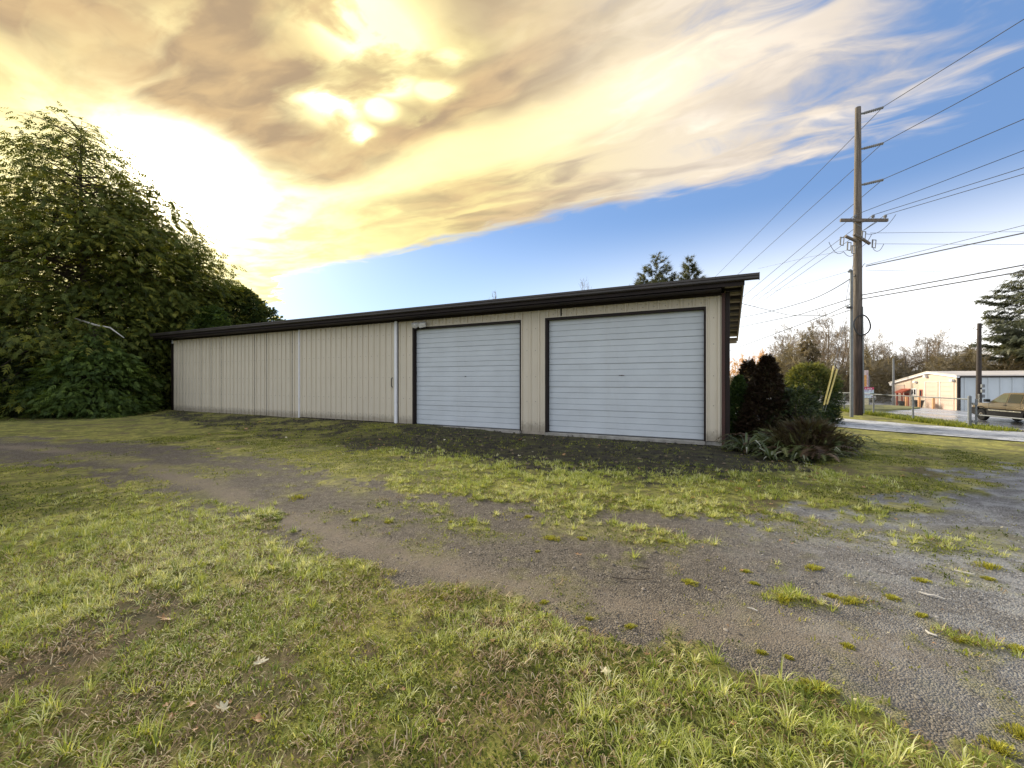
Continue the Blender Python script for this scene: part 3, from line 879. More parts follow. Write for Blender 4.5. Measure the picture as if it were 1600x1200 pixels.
for di, (x0, x1) in enumerate((D1, D2)):
    dr = bpy.data.objects.new('garage_door', None); col.objects.link(dr); dr.parent = shed
    dr['label'] = 'left white roll up door' if di == 0 else 'right white roll up door with a rusty latch mark'
    sm = section_mesh(x1 - x0 - .02)
    for k in range(NSEC):
        link('door_section', sm, dr, (x0 + .01, .10, .005 + k * DT / NSEC), (rnd.gauss(0, .006), 0, rnd.gauss(0, .0012)))
    # weather strip, latch marks
    MB().box(x0 + .01, x1 - .01, .095, .13, -.012, .005).build('bottom_seal', M_BLACK, dr)
    lx = (x0 + x1) / 2 + (.0 if di == 0 else .05)
    MB().box(lx - (.09 if di else .03), lx + (.07 if di else .03), .080, .101, 1.772, 1.786).box(lx - .012, lx + .012, .078, .101, 1.765, 1.793).build('latch', M_RUST if di else M_BLACK, dr)
    # brown frame: jambs and head, standing proud of the ribs
    fr = MB()
    fr.box(x0 - .075, x0, -.050, .14, -.02, DT + .07)
    fr.box(x1, x1 + .05, -.050, .14, -.02, DT + .07)
    fr.box(x0, x1, -.048, .14, DT, DT + .072)
    fr.build('door_frame', M_BROWN, shed)
    # tan flashing outside the frame
    fl = MB()
    fl.box(x0 - .105, x0 - .077, -.052, -.001, .0, DT + .10)
    fl.box(x1 + .052, x1 + .075, -.052, -.001, .0, DT + .10)
    fl.box(x0 - .077, x1 + .052, -.052, -.001, DT + .075, DT + .10)
    fl.build('flashing', M_WALL, shed)
    MB().box(x0 - .06 if di else x0, x1 + .03, -.14, .3, -.10, -.013).build('door_sill', M_CONC, shed, bevel=.01)

# slab, corner posts, other walls
MB().box(XL + .02, XR - .02, .02, 4.9, -.30, -.015).build('slab', M_CONC, shed)
MB().box(XL, D1[0] - .08, -.012, .02, -.10, -.0).box(D1[1] + .05, D2[0] - .1, -.012, .02, -.1, -.0).build('base_board', M_WOOD, shed)
MB().box(XL - .17, XL - .002, -.045, .16, -.12, SOF - .22).build('corner_trim', M_BROWN, shed)
MB().box(XL - .15, XL - .004, -.03, .1, SOF - .215, SOF).build('corner_cap', M_TRIMW, shed)
MB().box(XR - .09, XR - .012, -.045, .10, -.1, SOF).build('corner_trim', M_RUST, shed)
MB().box(XR - .008, XR + .10, -.055, .12, -.1, SOF + .02).build('downspout', M_BROWN, shed, bevel=.012)
ROOF_F, ROOF_S = 4.115, -.145      # roof underside height at y=-.6, fall per metre
rz = lambda y: ROOF_F + ROOF_S * (y + .6)
YB = 4.75
for (x, nm) in ((XL, 'end_wall'), (XR - .03, 'end_wall')):
    m = MB().prism([(.12, -.05), (YB, -.05), (YB, rz(YB)), (.12, rz(.12))], 'x', x, x + .03)
    for k in range(15):
        yy = .25 + k * .305
        m.prism([(yy, 0), (yy + .05, 0), (yy + .05, rz(yy) - .03), (yy, rz(yy) - .03)], 'x', x - .02 if x < -1 else x + .031, x - .001 if x < -1 else x + .05)
    m.build(nm, M_WALL, shed)
MB().box(XL, XR, YB, YB + .03, -.05, rz(YB)).build('back_wall', M_WALL, shed)
# roof
RX0, RX1 = -28.30, .42
rf = MB()
pr = rib_profile(RX1 - RX0)
vs = []; n = len(pr)
for (yy) in (-.62, 5.45):
    vs += [(RX0 + x, yy, rz(yy) + .06 - y * 1.0) for x, y in pr]
for (yy) in (-.62, 5.45):
    vs += [(RX0 + x, yy, rz(yy) + .045) for x, y in pr]
fs = [(i, i + 1, n + i + 1, n + i) for i in range(n - 1)] + [(2 * n + i, 3 * n + i, 3 * n + i + 1, 2 * n + i + 1) for i in range(n - 1)]
fs += [(i, 2 * n + i, 2 * n + i + 1, i + 1) for i in range(n - 1)] + [(n + i, n + i + 1, 3 * n + i + 1, 3 * n + i) for i in range(n - 1)]
rf.add(vs, fs); rf.build('roof', M_GUTTER, shed)
# fascia board and box gutter along the front eave
MB().box(RX0 + .02, RX1, -.60, -.565, 3.985, rz(-.6) + .04).build('fascia', M_BROWN, shed)
g = MB()
gp = [(-.605, 4.085), (-.665, 4.085), (-.695, 4.115), (-.695, 4.165), (-.71, 4.18), (-.71, 4.235), (-.695, 4.235), (-.695, 4.19), (-.605, 4.19)]
g.prism(gp, 'x', -28.44, .72)
g.build('gutter', M_GUTTER, shed)
MB().box(-28.44, .72, -.603, -.585, 4.215, 4.24).build('drip_edge', M_GUTTER, shed)
MB().prism([(-.602, 4.07), (-.667, 4.07), (-.698, 4.113), (-.698, 4.165), (-.713, 4.18), (-.713, 4.24), (-.602, 4.24)], 'x', .722, .735).build('gutter_end', M_GUTTER, shed)
# boarded soffit between fascia and wall
for k in range(3):
    y0 = -.562 + k * .182
    MB().box(RX0 + .03, XR - .1, y0, y0 + .176, SOF + .012, SOF + .032).build('soffit_board', M_BROWN, shed)
MB().box(XL, XR - .1, -.055, -.044, SOF - .06, SOF + .011).build('frieze_board', M_BROWN, shed)
# rake at the right end: lookouts, boards and the end trim
for k in range(9):
    yy = -.48 + k * .64
    MB().box(XR - .02, RX1 - .05, yy, yy + .24, rz(yy + .2) - .055, rz(yy + .2) - .005).build('lookout', M_WOOD, shed)
MB().prism([(-.58, rz(-.58) - .13), (5.43, rz(5.43) - .13), (5.43, rz(5.43) + .05), (-.58, rz(-.58) + .05)], 'x', RX1 - .045, RX1 - .01).build('rake_board', M_WOOD, shed)
MB().prism([(-.58, rz(-.58) - .13), (5.43, rz(5.43) - .13), (5.43, rz(5.43) + .05), (-.58, rz(-.58) + .05)], 'x', RX0 + .01, RX0 + .045).build('rake_board', M_BROWN, shed)
MB().box(XR - .02, RX1 - .05, 5.2, 5.42, rz(5.4) - .22, rz(5.4) - .02).build('end_board', M_WOOD, shed)
# screws
sc_m = MB()


def screw_rows(x0, x1, zs, y, base=XL):
    k = math.ceil((x0 - base) / PITCH)
    while base + k * PITCH < x1:
        x = base + k * PITCH + .02
        if x0 < x < x1:
            for z in zs:
                sc_m.add([(x - .009, y - .008, z), (x, y - .008, z - .009), (x + .009, y - .008, z), (x, y - .008, z + .009), (x, y, z - .014), (x + .014, y, z), (x, y, z + .014), (x - .014, y, z)],
                         [(0, 1, 2, 3), (0, 7, 4, 1), (1, 4, 5, 2), (2, 5, 6, 3), (3, 6, 7, 0)])
        k += 1


for rg in ((XL, SLX[0]), (SLX[1] + .05, D1[0] - .1), (D1[1] + .07, D2[0] - .1), (D2[1] + .07, XR - .1)):
    screw_rows(rg[0], rg[1], (.25, .95, 1.75, 2.6, 3.3), -.001)
screw_rows(D1[0], D1[1], (3.72,), -.001); screw_rows(D2[0], D2[1], (3.72,), -.001)
so_ = sc_m.build('screw_rows', M_SCREW, shed); so_['kind'] = 'stuff'
sc_m = MB(); screw_rows(SLX[0] + .05, SLX[1] - .12, (.3, .95, 1.75, 2.6, 3.4), -.056, SLX[0])
so_ = sc_m.build('screw_rows', M_SCREW, sd); so_['kind'] = 'stuff'
# security light: bracket, two lamp heads, sensor
lx = -10.07; fl = MB().box(lx - .06, lx + .06, -.06, .0, 3.62, 3.80).build('security_light', M_LAMP, shed, bevel=.01)
for s_ in (-1, 1):
    Mx = Matrix.Translation((lx + s_ * .17, -.18, 3.68)) @ Matrix.Rotation(s_ * .5, 4, 'Z') @ Matrix.Rotation(.45, 4, 'X') @ Matrix.Rotation(s_ * -.2, 4, 'Y')
    MB().box(-.13, .13, -.09, .09, -.08, .08, Mx).build('lamp_head', M_LAMP, fl, bevel=.015)
MB().box(lx - .035, lx + .035, -.15, -.05, 3.55, 3.63).build('sensor', M_BLACK, fl, bevel=.01)


# ------------------------------------------------------------------ trees and shrubs
def spray_template(kind):
    tris = []
    def leaf(x, y, dx, dy, w, dz=0):
        px, py = -dy, dx; l = math.hypot(px, py); px, py = px / l * w, py / l * w
        tris.append(((x - px, y - py, 0), (x + px, y + py, 0), (x + dx, y + dy, dz)))
    if kind == 'cedar':
        for k in range(3):
            x = .06 + .27 * k; L = .46 * (1 - .16 * k)
            for s in (-1, 1): leaf(x, 0, L * .75, s * L * .62, .075, -.10)
        leaf(.68, 0, .42, 0, .075, -.12)
    elif kind == 'pine':
        for k in range(10):
            a = k * 2.4; r = .5 + .1 * (k % 3)
            tris.append(((.0, -.04, .0), (.0, .04, .0), (.35 + .06 * (k % 4), r * .6 * math.cos(a), r * .6 * math.sin(a))))
        leaf(0, 0, 1.0, 0, .04)
    elif kind == 'leaf':   # four broad leaves
        for k in range(4):
            a = k * 1.57 + .4
            c, s = math.cos(a), math.sin(a)
            tris.append(((.08 * c, .08 * s, 0), (.5 * c - .24 * s, .5 * s + .24 * c, .10), (.95 * c, .95 * s, -.05)))
            tris.append(((.08 * c, .08 * s, 0), (.95 * c, .95 * s, -.05), (.5 * c + .24 * s, .5 * s - .24 * c, .10)))
    elif kind == 'needle':
        for k in range(7):
            x = .1 * k; s = 1 if k % 2 else -1
            leaf(x, 0, .35, s * .13, .022, .06 * (k % 3 - 1))
        leaf(0, 0, 1.1, 0, .03, 0)
    return np.array(tris, float)      # (T,3,3)


def sprays(tpl, pos, dirs, nrm, size, tint):
    """copies of a spray template, as one triangle soup"""
    d = dirs / (np.linalg.norm(dirs, axis=1, keepdims=True) + 1e-9)
    b = np.cross(nrm, d); b /= (np.linalg.norm(b, axis=1, keepdims=True) + 1e-9)
    n = np.cross(d, b)
    T = tpl.reshape(-1, 3)
    V = pos[:, None] + size[:, None, None] * (T[None, :, 0:1] * d[:, None] + T[None, :, 1:2] * b[:, None] + T[None, :, 2:3] * n[:, None])
    m = len(T)
    return V.reshape(-1, 3), np.arange(len(pos) * m).reshape(-1, 3), np.repeat(tint, m)


def conifer_parts(H, Rd, z0, nb, n_spray, size, seed, kind='cedar', rise=.25, droop=.55, hang=.5, top_open=0., prof_pow=.75, lump=.35, inner=.25, jit=.07):
    g = np.random.default_rng(seed)
    t = g.uniform(0, 1, nb) ** 1.15; t = np.sort(t)
    z = z0 + (H - z0) * t
    az = np.arange(nb) * 2.39996 + g.normal(0, .25, nb)
    lumpf = 1 + lump * (np.sin(az * 2 + t * 9 + seed) * .5 + g.normal(0, .35, nb))
    L = np.maximum(Rd * (1 - t) ** prof_pow * lumpf, .25)
    # low branches shorten a little, as the crown rounds in at the bottom
    L *= .72 + .28 * np.clip(t / .14, 0, 1)
    rb = rise + g.normal(0, .17 * min(1, jit / .2), nb)
    w = L * (L + .6); w /= w.sum()
    bi = g.choice(nb, n_spray, p=w)
    s = inner + (1 - inner) * g.uniform(0, 1, n_spray) ** .65
    Lb = L[bi]; a = az[bi] + g.normal(0, .10, n_spray) + g.normal(0, .28, n_spray) * s * .5
    rad = Lb * s
    zz = z[bi] + Lb * (rb[bi] * s - droop * s * s * .8) - np.abs(g.normal(0, 1, n_spray)) * hang * (.25 + .75 * s) * .42
    pos = np.stack([np.cos(a) * rad, np.sin(a) * rad, zz], 1)
    pos += g.normal(0, jit, pos.shape)
    down = g.uniform(.1, 1.1, n_spray) * (hang > .2) + g.normal(0, .25, n_spray)
    aa = a + g.normal(0, .6, n_spray)
    dirs = np.stack([np.cos(aa), np.sin(aa), -down + rise * .6], 1)
    nrm = np.stack([g.normal(0, .5, n_spray), g.normal(0, .5, n_spray), np.ones(n_spray)], 1)
    clump = g.uniform(0, 1, nb)[bi]
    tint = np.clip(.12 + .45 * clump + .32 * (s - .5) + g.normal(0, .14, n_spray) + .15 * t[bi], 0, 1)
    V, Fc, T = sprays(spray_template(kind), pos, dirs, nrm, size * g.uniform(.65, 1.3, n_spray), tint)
    limbs = MB()
    for i in range(nb):
        c, sn = math.cos(az[i]), math.sin(az[i])
        pts = [(c * L[i] * q, sn * L[i] * q, z[i] + L[i] * (rb[i] * q - droop * q * q * .8)) for q in (0, .3, .55, .8)]
        r0 = .010 + .008 * L[i]
        limbs.tube(pts, [r0, r0 * .75, r0 * .45, r0 * .15], 4, caps=False)
    return V, Fc, T, limbs


def make_conifer(name, loc, label, group, mat, H, Rd, z0, nb, ns, size, seed, trunk_r, bark=None, **kw):
    root = empty(name, loc, 0, label, 'tree', group)
    V, Fc, T, limbs = conifer_parts(H, Rd, z0, nb, ns, size, seed, **kw)
    tr = MB(); k = 7
    tr.tube([(.06 * math.sin(i * 1.3 + seed), .06 * math.cos(i * 1.1 + seed), H * .97 * i / k - (.15 if i == 0 else 0)) for i in range(k + 1)],
            [trunk_r * (1 - i / k) ** 1.2 * (1.25 if i == 0 else 1) + .012 for i in range(k + 1)], 9).build('trunk', bark or M_BARK, root, smooth=True)
    lo = limbs.build('limbs', bark or M_BARK, root); lo['kind'] = 'stuff'
    me = np_mesh('crown', V, Fc, mat, {'tint': T}); c = link('crown', me, root); c['kind'] = 'stuff'
    return root


def at_ground(px, Y):
    x = (px - CX) / F * Y
    return (x, Y, float(gz(x, Y)))


def h_at(py, Y):
    return CAMZ - (py - HZ) / F * Y


GT = 'conifers in the dark stand left of the shed'
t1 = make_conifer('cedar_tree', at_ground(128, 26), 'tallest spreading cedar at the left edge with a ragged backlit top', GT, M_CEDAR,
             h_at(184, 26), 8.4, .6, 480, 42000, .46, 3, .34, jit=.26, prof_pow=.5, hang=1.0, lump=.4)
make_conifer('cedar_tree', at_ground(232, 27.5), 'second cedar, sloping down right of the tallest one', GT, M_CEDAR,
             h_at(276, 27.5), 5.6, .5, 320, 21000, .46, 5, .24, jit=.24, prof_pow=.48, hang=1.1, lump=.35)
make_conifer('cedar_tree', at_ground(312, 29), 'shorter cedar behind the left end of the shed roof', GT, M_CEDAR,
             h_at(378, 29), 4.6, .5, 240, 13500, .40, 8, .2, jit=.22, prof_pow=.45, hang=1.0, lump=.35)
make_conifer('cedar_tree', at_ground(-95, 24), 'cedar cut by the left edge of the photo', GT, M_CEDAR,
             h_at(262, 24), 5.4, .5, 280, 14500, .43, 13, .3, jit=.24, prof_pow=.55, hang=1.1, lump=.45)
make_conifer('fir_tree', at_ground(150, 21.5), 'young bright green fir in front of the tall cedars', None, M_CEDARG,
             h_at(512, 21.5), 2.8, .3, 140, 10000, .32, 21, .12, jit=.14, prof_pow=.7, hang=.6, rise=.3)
# a bleached bare limb hanging out of the tall cedar
c0 = P(150, 508, 21.0); root = t1
lm = MB().tube([Vector(p) - Vector(t1.location) for p in (P(118, 498, 22.4), P(150, 508, 21.6), P(172, 512, 21.2), P(194, 528, 21.0))], [.05, .045, .035, .015], 6)
lm.build('bare_limb', M_LIMB, t1, smooth=True)


def make_bush(name, loc, label, cat, mat, rx, ry, h, n, size, seed, kind='leaf', group=None, shell=.45, cone=0., lump=.25, stem=True, updir=.3, gold=0.):
    """shrub of leaf clusters spread through an uneven rounded or conical volume"""
    g = np.random.default_rng(seed)
    root = empty(name, loc, 0, label, cat, group)
    zz = g.uniform(0, 1, n) ** (1.0 if not cone else 1.25)
    a = g.uniform(0, 2 * np.pi, n)
    if cone: prof = (1 - zz) ** cone * (.75 + .25 * np.clip(zz / .12, 0, 1))
    else: prof = np.sqrt(np.clip(1 - (np.clip(zz * 1.08 - .32, -1, 1) / .78) ** 2, .02, 1))
    lum = 1 + lump * (np.sin(a * 3 + zz * 6 + seed) * .6 + np.sin(a * 5 - zz * 9) * .5)
    rr = (shell + (1 - shell) * g.uniform(0, 1, n) ** .5) * prof * lum
    pos = np.stack([np.cos(a) * rr * rx, np.sin(a) * rr * ry, zz * h * (1 + .06 * lump * np.sin(a * 4))], 1)
    dirs = np.stack([np.cos(a), np.sin(a), g.normal(updir, .5, n)], 1) + g.normal(0, .35, (n, 3))
    nrm = np.stack([np.cos(a) * .5, np.sin(a) * .5, np.ones(n)], 1) + g.normal(0, .5, (n, 3))
    tint = np.clip(g.normal(.35, .2, n) + .25 * (rr / (prof + .01) - .8) + gold * (zz - .45), 0, 1)
    V, Fc, T = sprays(spray_template(kind), pos, dirs, nrm, size * g.uniform(.6, 1.3, n), tint)
    me = np_mesh('foliage', V, Fc, mat, {'tint': T}); c = link('foliage', me, root); c['kind'] = 'stuff'
    if stem:
        s = MB()
        for k in range(6):
            an = k * 1.05 + seed; e = .55 * min(rx, ry)
            s.tube([(0, 0, -.05), (math.cos(an) * e * .4, math.sin(an) * e * .4, h * .35), (math.cos(an) * e, math.sin(an) * e, h * .72)], [.03 + .01 * h, .02, .008], 5)
        st = s.build('stems', M_BARK, root); st['kind'] = 'stuff'
    return root


# left: shrubs below the trees
make_bush('dark_shrub', at_ground(222, 25.6), 'dense dark leafy shrub filling the gap beside the left end of the shed', 'shrub', M_SHRUB, 1.75, 1.8, 4.0, 6200, .2, 31)
make_bush('dark_shrub', at_ground(70, 22.5), 'low dark shrub with brown patches under the tallest cedar', 'shrub', M_SHRUB, 2.6, 1.6, 2.3, 3800, .2, 32)
make_bush('dark_shrub', at_ground(-30, 20.5), 'dark shrub in the black shade at the left edge', 'shrub', M_SHRUB, 2.4, 1.6, 2.8, 3600, .2, 33)
make_bush('broadleaf_tree', at_ground(365, 30.5), 'round topped evergreen broadleaf tree just above the left end of the roof', 'tree', M_ROUND, 3.6, 2.6, h_at(452, 30.5), 5200, .34, 35, lump=.3, gold=.2)
make_bush('broadleaf_tree', at_ground(330, 25.8), 'yellow green bushy tree top poking over the left roof end', 'tree', M_CEDARG, 1.6, 1.4, h_at(484, 25.8), 2400, .26, 36, lump=.25)

# ivy ground cover along the foot of the trees
iv = to_ground([(-260, 648), (-100, 648), (0, 648), (100, 646), (200, 643), (262, 640)])
k = rng.integers(0, len(iv) - 1, 5200); f = rng.uniform(0, 1, 5200)[:, None]
pp = iv[k] * (1 - f) + iv[k + 1] * f + rng.normal(0, .5, (5200, 2)); pp[:, 1] += .5
z = gz(pp[:, 0], pp[:, 1]) + np.abs(rng.normal(.06, .16, len(pp)))
dv = rng.normal(0, 1, (len(pp), 3)); dv[:, 2] = np.abs(dv[:, 2]) * .3
V, Fc, T = sprays(spray_template('leaf'), np.column_stack([pp, z]), dv, rng.normal(0, .4, (len(pp), 3)) + (0, 0, 1), rng.uniform(.08, .17, len(pp)), np.clip(rng.normal(.35, .25, len(pp)), 0, 1))
tag(link('ground_ivy', np_mesh('ground_ivy', V, Fc, M_IVY, {'tint': T})), 'dark ground ivy along the foot of the left trees', 'ground cover', None, 'stuff')

# shed corner planting
make_bush('conical_shrub', at_ground(1199, 12.7), 'tall dark brown cone shaped shrub by the right corner of the shed', 'shrub', M_CONE, .86, .82, h_at(560, 12.7), 7000, .17, 41, kind='cedar', cone=.78, lump=.16, shell=.5, group='cone shrubs by the shed corner')
make_bush('conical_shrub', at_ground(1170, 14.2), 'smaller dark cone shrub half hidden behind the brown one', 'shrub', M_CONE, .8, .75, h_at(566, 14.2), 3600, .17, 42, kind='cedar', cone=.7, lump=.2, shell=.55, group='cone shrubs by the shed corner')
make_bush('round_shrub', at_ground(1264, 17.5), 'round gold tipped cypress bush right of the dark cone shrub', 'shrub', M_ROUND, 1.05, 1.0, h_at(571, 17.5), 7500, .18, 43, kind='cedar', lump=.28, gold=1.0)
make_bush('ivy_shrub', at_ground(1154, 13.3), 'leafy ivy column close against the right side of the shed', 'shrub', M_IVY, .26, .3, h_at(588, 13.3), 1700, .10, 44, lump=.15, shell=.7)
make_bush('juniper_shrub', at_ground(1262, 9.9), 'low sprawling dry juniper with spiky brown and green shoots', 'shrub', M_JUNI, .66, .5, .70, 1500, .28, 45, kind='needle', lump=.5, updir=.6, shell=.3)
make_bush('green_shrub', at_ground(1243, 12.3), 'small green leafy shrub at the right foot of the dark cone shrub', 'shrub', M_SHRUB, .72, .6, 1.45, 3600, .13, 46, kind='cedar', lump=.25)


def strap_plant(px, Y, n, L, label, seed):
    g = np.random.default_rng(seed); root = empty('strap_leaf_plant', at_ground(px, Y), 0, label, 'plant', 'strap leaved clumps by the shed corner')
    me_v = []
    for k in range(n):
        a = g.uniform(0, 6.28); l = L * g.uniform(.65, 1.15); up = g.uniform(.35, 1.0); w = g.uniform(.018, .03)
        pts = []
        for q in (0, .3, .6, .85, 1.0):
            rr = l * (q * .75); zz = l * up * (1.7 * q - 1.45 * q * q)
            pts.append((rr, zz, w * (1 - .9 * q ** 2.5)))
        c, s = math.cos(a), math.sin(a)
        vs = []; fs = []
        for r_, z_, w_ in pts:
            vs += [(c * r_ - s * w_, s * r_ + c * w_, z_ + .006), (c * r_, s * r_, z_), (c * r_ + s * w_, s * r_ - c * w_, z_ + .006)]
        for i in range(4):
            b = i * 3; fs += [(b, b + 1, b + 4, b + 3), (b + 1, b + 2, b + 5, b + 4)]
        me = bpy.data.meshes.new('strap_leaf'); me.from_pydata(vs, [], fs); me.materials.append(M_STRAP)
        at = me.attributes.new('tint', 'FLOAT', 'POINT'); tv = float(np.clip(g.normal(.4, .25), 0, 1))
        at.data.foreach_set('value', [tv] * len(vs)); me.update()
        link('strap_leaf', me, root)


strap_plant(1166, 10.1, 52, .92, 'strap leaved clump in front of the shed corner, nearest the door', 51)
strap_plant(1222, 10.0, 44, .95, 'strap leaved clump between the cone shrub and the dry juniper', 52)
strap_plant(1205, 9.2, 40, .55, 'low strap leaved clump in front of the dry juniper, pale leaves arching to the lawn', 54)
strap_plant(1290, 9.4, 30, .62, 'strap leaved clump at the right end of the dry juniper', 55)
strap_plant(1252, 8.95, 30, .5, 'strap leaved clump before the middle of the dry juniper', 56)
strap_plant(1140, 10.6, 18, .42, 'small strap leaved clump at the foot of the brown corner trim', 53)


M_FERN = leaf_mat('sword_fern', (.035, .05, .016), (.10, .125, .035), (.22, .24, .09), .3, .5, .3)
M_FERND = leaf_mat('dead_fern', (.045, .028, .017), (.10, .065, .038), (.28, .21, .14), .25, .6, .2)


def fern(px, Y, n, L, label, seed, dead=.3):
    g = np.random.default_rng(seed); root = empty('fern', at_ground(px, Y), 0, label, 'fern', 'sword ferns by the shed corner')
    for k in range(n):
        a = g.uniform(0, 6.28); l = L * g.uniform(.6, 1.2); up = g.uniform(.25, .95); vs = []; fs = []
        c, s_ = math.cos(a), math.sin(a); bend = g.normal(0, .25); m = 16
        def pt(q):
            r = l * q * .85; lat = bend * l * q * q
            return np.array((c * r - s_ * lat, s_ * r + c * lat, l * up * (1.6 * q - 1.35 * q * q)))
        for i in range(m):
            q = .12 + .88 * i / m; p = pt(q); p2 = pt(min(1, q + .05)); w = l * .16 * math.sin(math.pi * min(1, .18 + q * .82)) ** .8
            for sd in (-1, 1):
                e = p + np.array((-s_, c, 0)) * sd * w + (p2 - p) * .9 + np.array((0, 0, g.normal(-.10, .12) * w))
                b = len(vs); vs += [tuple(p), tuple(p2), tuple(e)]; fs.append((b, b + 1, b + 2))
        b = len(vs)
        for q in (0, .3, .6, 1.0):
            p = pt(q); vs += [tuple(p + np.array((-s_, c, 0)) * .006), tuple(p - np.array((-s_, c, 0)) * .006)]
        fs += [(b + 2 * i, b + 2 * i + 1, b + 2 * i + 3, b + 2 * i + 2) for i in range(3)]
        me = bpy.data.meshes.new('frond'); me.from_pydata(vs, [], fs); me.materials.append(M_FERND if g.uniform() < dead else M_FERN)
        at = me.attributes.new('tint', 'FLOAT', 'POINT'); tv = float(np.clip(g.normal(.45, .28), 0, 1)); at.data.foreach_set('value', [tv] * len(vs)); me.update()
        link('frond', me, root)


fern(1300, 9.9, 40, .98, 'sword fern at the right end of the planting, fronds arching over the lawn', 61, .25)
fern(1276, 9.1, 40, .80, 'half dead sword fern in front of the dry juniper', 62, .65)
fern(1240, 9.6, 40, .84, 'half dead sword fern between the strap leaved clumps and the dry juniper', 63, .6)
fern(1212, 10.6, 34, .85, 'sword fern at the foot of the tall cone shrub', 64, .4)
fern(1182, 10.3, 34, .9, 'sword fern among the strap leaves at the foot of the dark cone shrub', 66, .25)
fern(1258, 10.8, 34, 1.15, 'tall green sword fern behind the dry juniper', 65, .15)


# bare trees across the road
def bare_tree_mesh(H, seed, conical=False):
    g = random.Random(seed)
    thick, thin = MB(), []
    segs = []
    def grow(p, d, L, r, lev):
        n = 4 if lev < 2 else 3
        pts = [p]; dd = d.copy(); rr = [r]
        for i in range(n):
            dd = (dd + Vector((g.gauss(0, .16), g.gauss(0, .16), g.gauss(.06, .10)))).normalized()
            pts.append(pts[-1] + dd * (L / n)); rr.append(r * (1 - .62 * (i + 1) / n))
        segs.append((lev, pts, rr))
        if lev >= 4: return
        kids = (9, 6, 5, 4)[lev]
        for k in range(kids):
            f = (.3 if lev == 0 else .2) + (.7 if lev == 0 else .8) * (k + g.random()) / kids
            i = min(n - 1, int(f * n)); q = pts[i].lerp(pts[i + 1], f * n - i)
            a = g.uniform(0, 6.28)
            base = (pts[i + 1] - pts[i]).normalized(); o = base.orthogonal().normalized(); o2 = base.cross(o)
            an = g.uniform(.5, 1.05)
            nd = (base * math.cos(an) + (o * math.cos(a) + o2 * math.sin(a)) * math.sin(an)).normalized()
            if lev == 0: ln = L * (.50 - .28 * f) * g.uniform(.8, 1.2) * (.75 if conical else 1)
            else: ln = L * g.uniform(.38, .62)
            grow(q, nd, ln, rr[i] * .52, lev + 1)
    grow(Vector((0, 0, -.2)), Vector((0, 0, 1)), H, H * .013 + .03, 0)
    tr, br = MB(), MB()
    for lev, pts, rr in segs:
        (tr if lev == 0 else br).tube(pts, [max(x, .018) for x in rr], 7 if lev == 0 else 3, caps=False)
    return tr, br


bare_meshes = []
for i, (H_, cn) in enumerate(((14, False), (15, False), (13, True), (16, True))):
    tr, br = bare_tree_mesh(H_, 100 + i, cn)
    bare_meshes.append((H_, tr, br))
bare_meshes = [(max(v[2] for v in br.v), tr, br) for H_, tr, br in bare_meshes]
_bm = [(H_, tr.mesh('trunk', M_TWIG, True), br.mesh('branches', M_TWIG)) for H_, tr, br in bare_meshes]
_bmo = [(H_, tr.mesh('trunk', M_TWIGO, True), br.mesh('branches', M_TWIGO)) for H_, tr, br in bare_meshes[2:]]


def place_bare(px, Y, top, var, label, group, orange=False, wide=1.0):
    H_, a, b = (_bmo if orange else _bm)[var]
    x = (px - CX) / F * Y; z = float(gz(x, Y)); s = (h_at(top, Y) - z) / (H_ * 1.02)
    root = empty('bare_tree', (x, Y, z), rnd.uniform(0, 6.28), label, 'tree', group)
    root.scale = (s * wide, s * wide, s)
    link('trunk', a, root); c = link('branches', b, root); c['kind'] = 'stuff'


GB = 'bare trees in the far wood across the road'
LB = 'leafless tree in the far wood across the road'
bl = [(1205, 105, 528, 2), (1222, 98, 508, 3), (1240, 92, 500, 0), (1258, 90, 512, 1), (1276, 84, 492, 0), (1292, 88, 478, 3), (1311, 80, 500, 1), (1326, 82, 506, 0),
      (1352, 80, 512, 1), (1372, 84, 535, 0), (1390, 78, 538, 1), (1408, 82, 545, 0), (1424, 85, 540, 2), (1447, 80, 512, 3), (1462, 86, 528, 1), (1477, 79, 508, 2),
      (1494, 82, 530, 0), (1512, 88, 540, 1), (1534, 86, 538, 0), (1560, 90, 545, 1), (1590, 88, 540, 0), (1620, 88, 530, 1), (1338, 95, 520, 2), (1232, 110, 520, 2), (1250, 104, 515, 1), (1300, 100, 515, 1), (1212, 92, 530, 1), (1268, 98, 498, 2), (1284, 102, 505, 0), (1318, 92, 492, 3), (1345, 86, 520, 0), (1362, 92, 530, 1), (1382, 90, 528, 0), (1400, 96, 540, 1), (1436, 92, 526, 0), (1455, 96, 520, 1), (1470, 92, 518, 0), (1486, 94, 524, 1), (1504, 96, 532, 0), (1524, 94, 534, 1), (1546, 96, 536, 0), (1575, 96, 540, 1)]
for (px, Y, top, var) in bl:
    place_bare(px, Y, top, var, {1311: 'tall bare tree with level arms just left of the service mast', 1447: 'tallest bare tree above the tan warehouse gable', 1477: 'tall bare tree above the right roller doors of the warehouse', 1352: 'bare tree just right of the utility pole', 1240: 'bare tree rising above the gap between cone shrub and gold tipped bush'}.get(px, LB), GB)
for (px, Y, top, var) in ((1148, 120, 556, 0), (1157, 124, 552, 1), (1166, 118, 549, 0), (1175, 122, 546, 1), (1184, 118, 547, 0), (1193, 120, 540, 1), (1203, 116, 541, 0), (1140, 122, 556, 1), (1152, 110, 560, 1), (1161, 112, 556, 0), (1170, 114, 557, 1), (1180, 112, 552, 0), (1190, 113, 550, 1), (1198, 110, 548, 0), (1146, 114, 562, 0), (1186, 108, 558, 1)):
    place_bare(px, Y, top, var, 'slim bare tree with low sun coloured orange into its twigs far behind the corner shrubs', 'orange trees far behind the corner shrubs', True, .8)

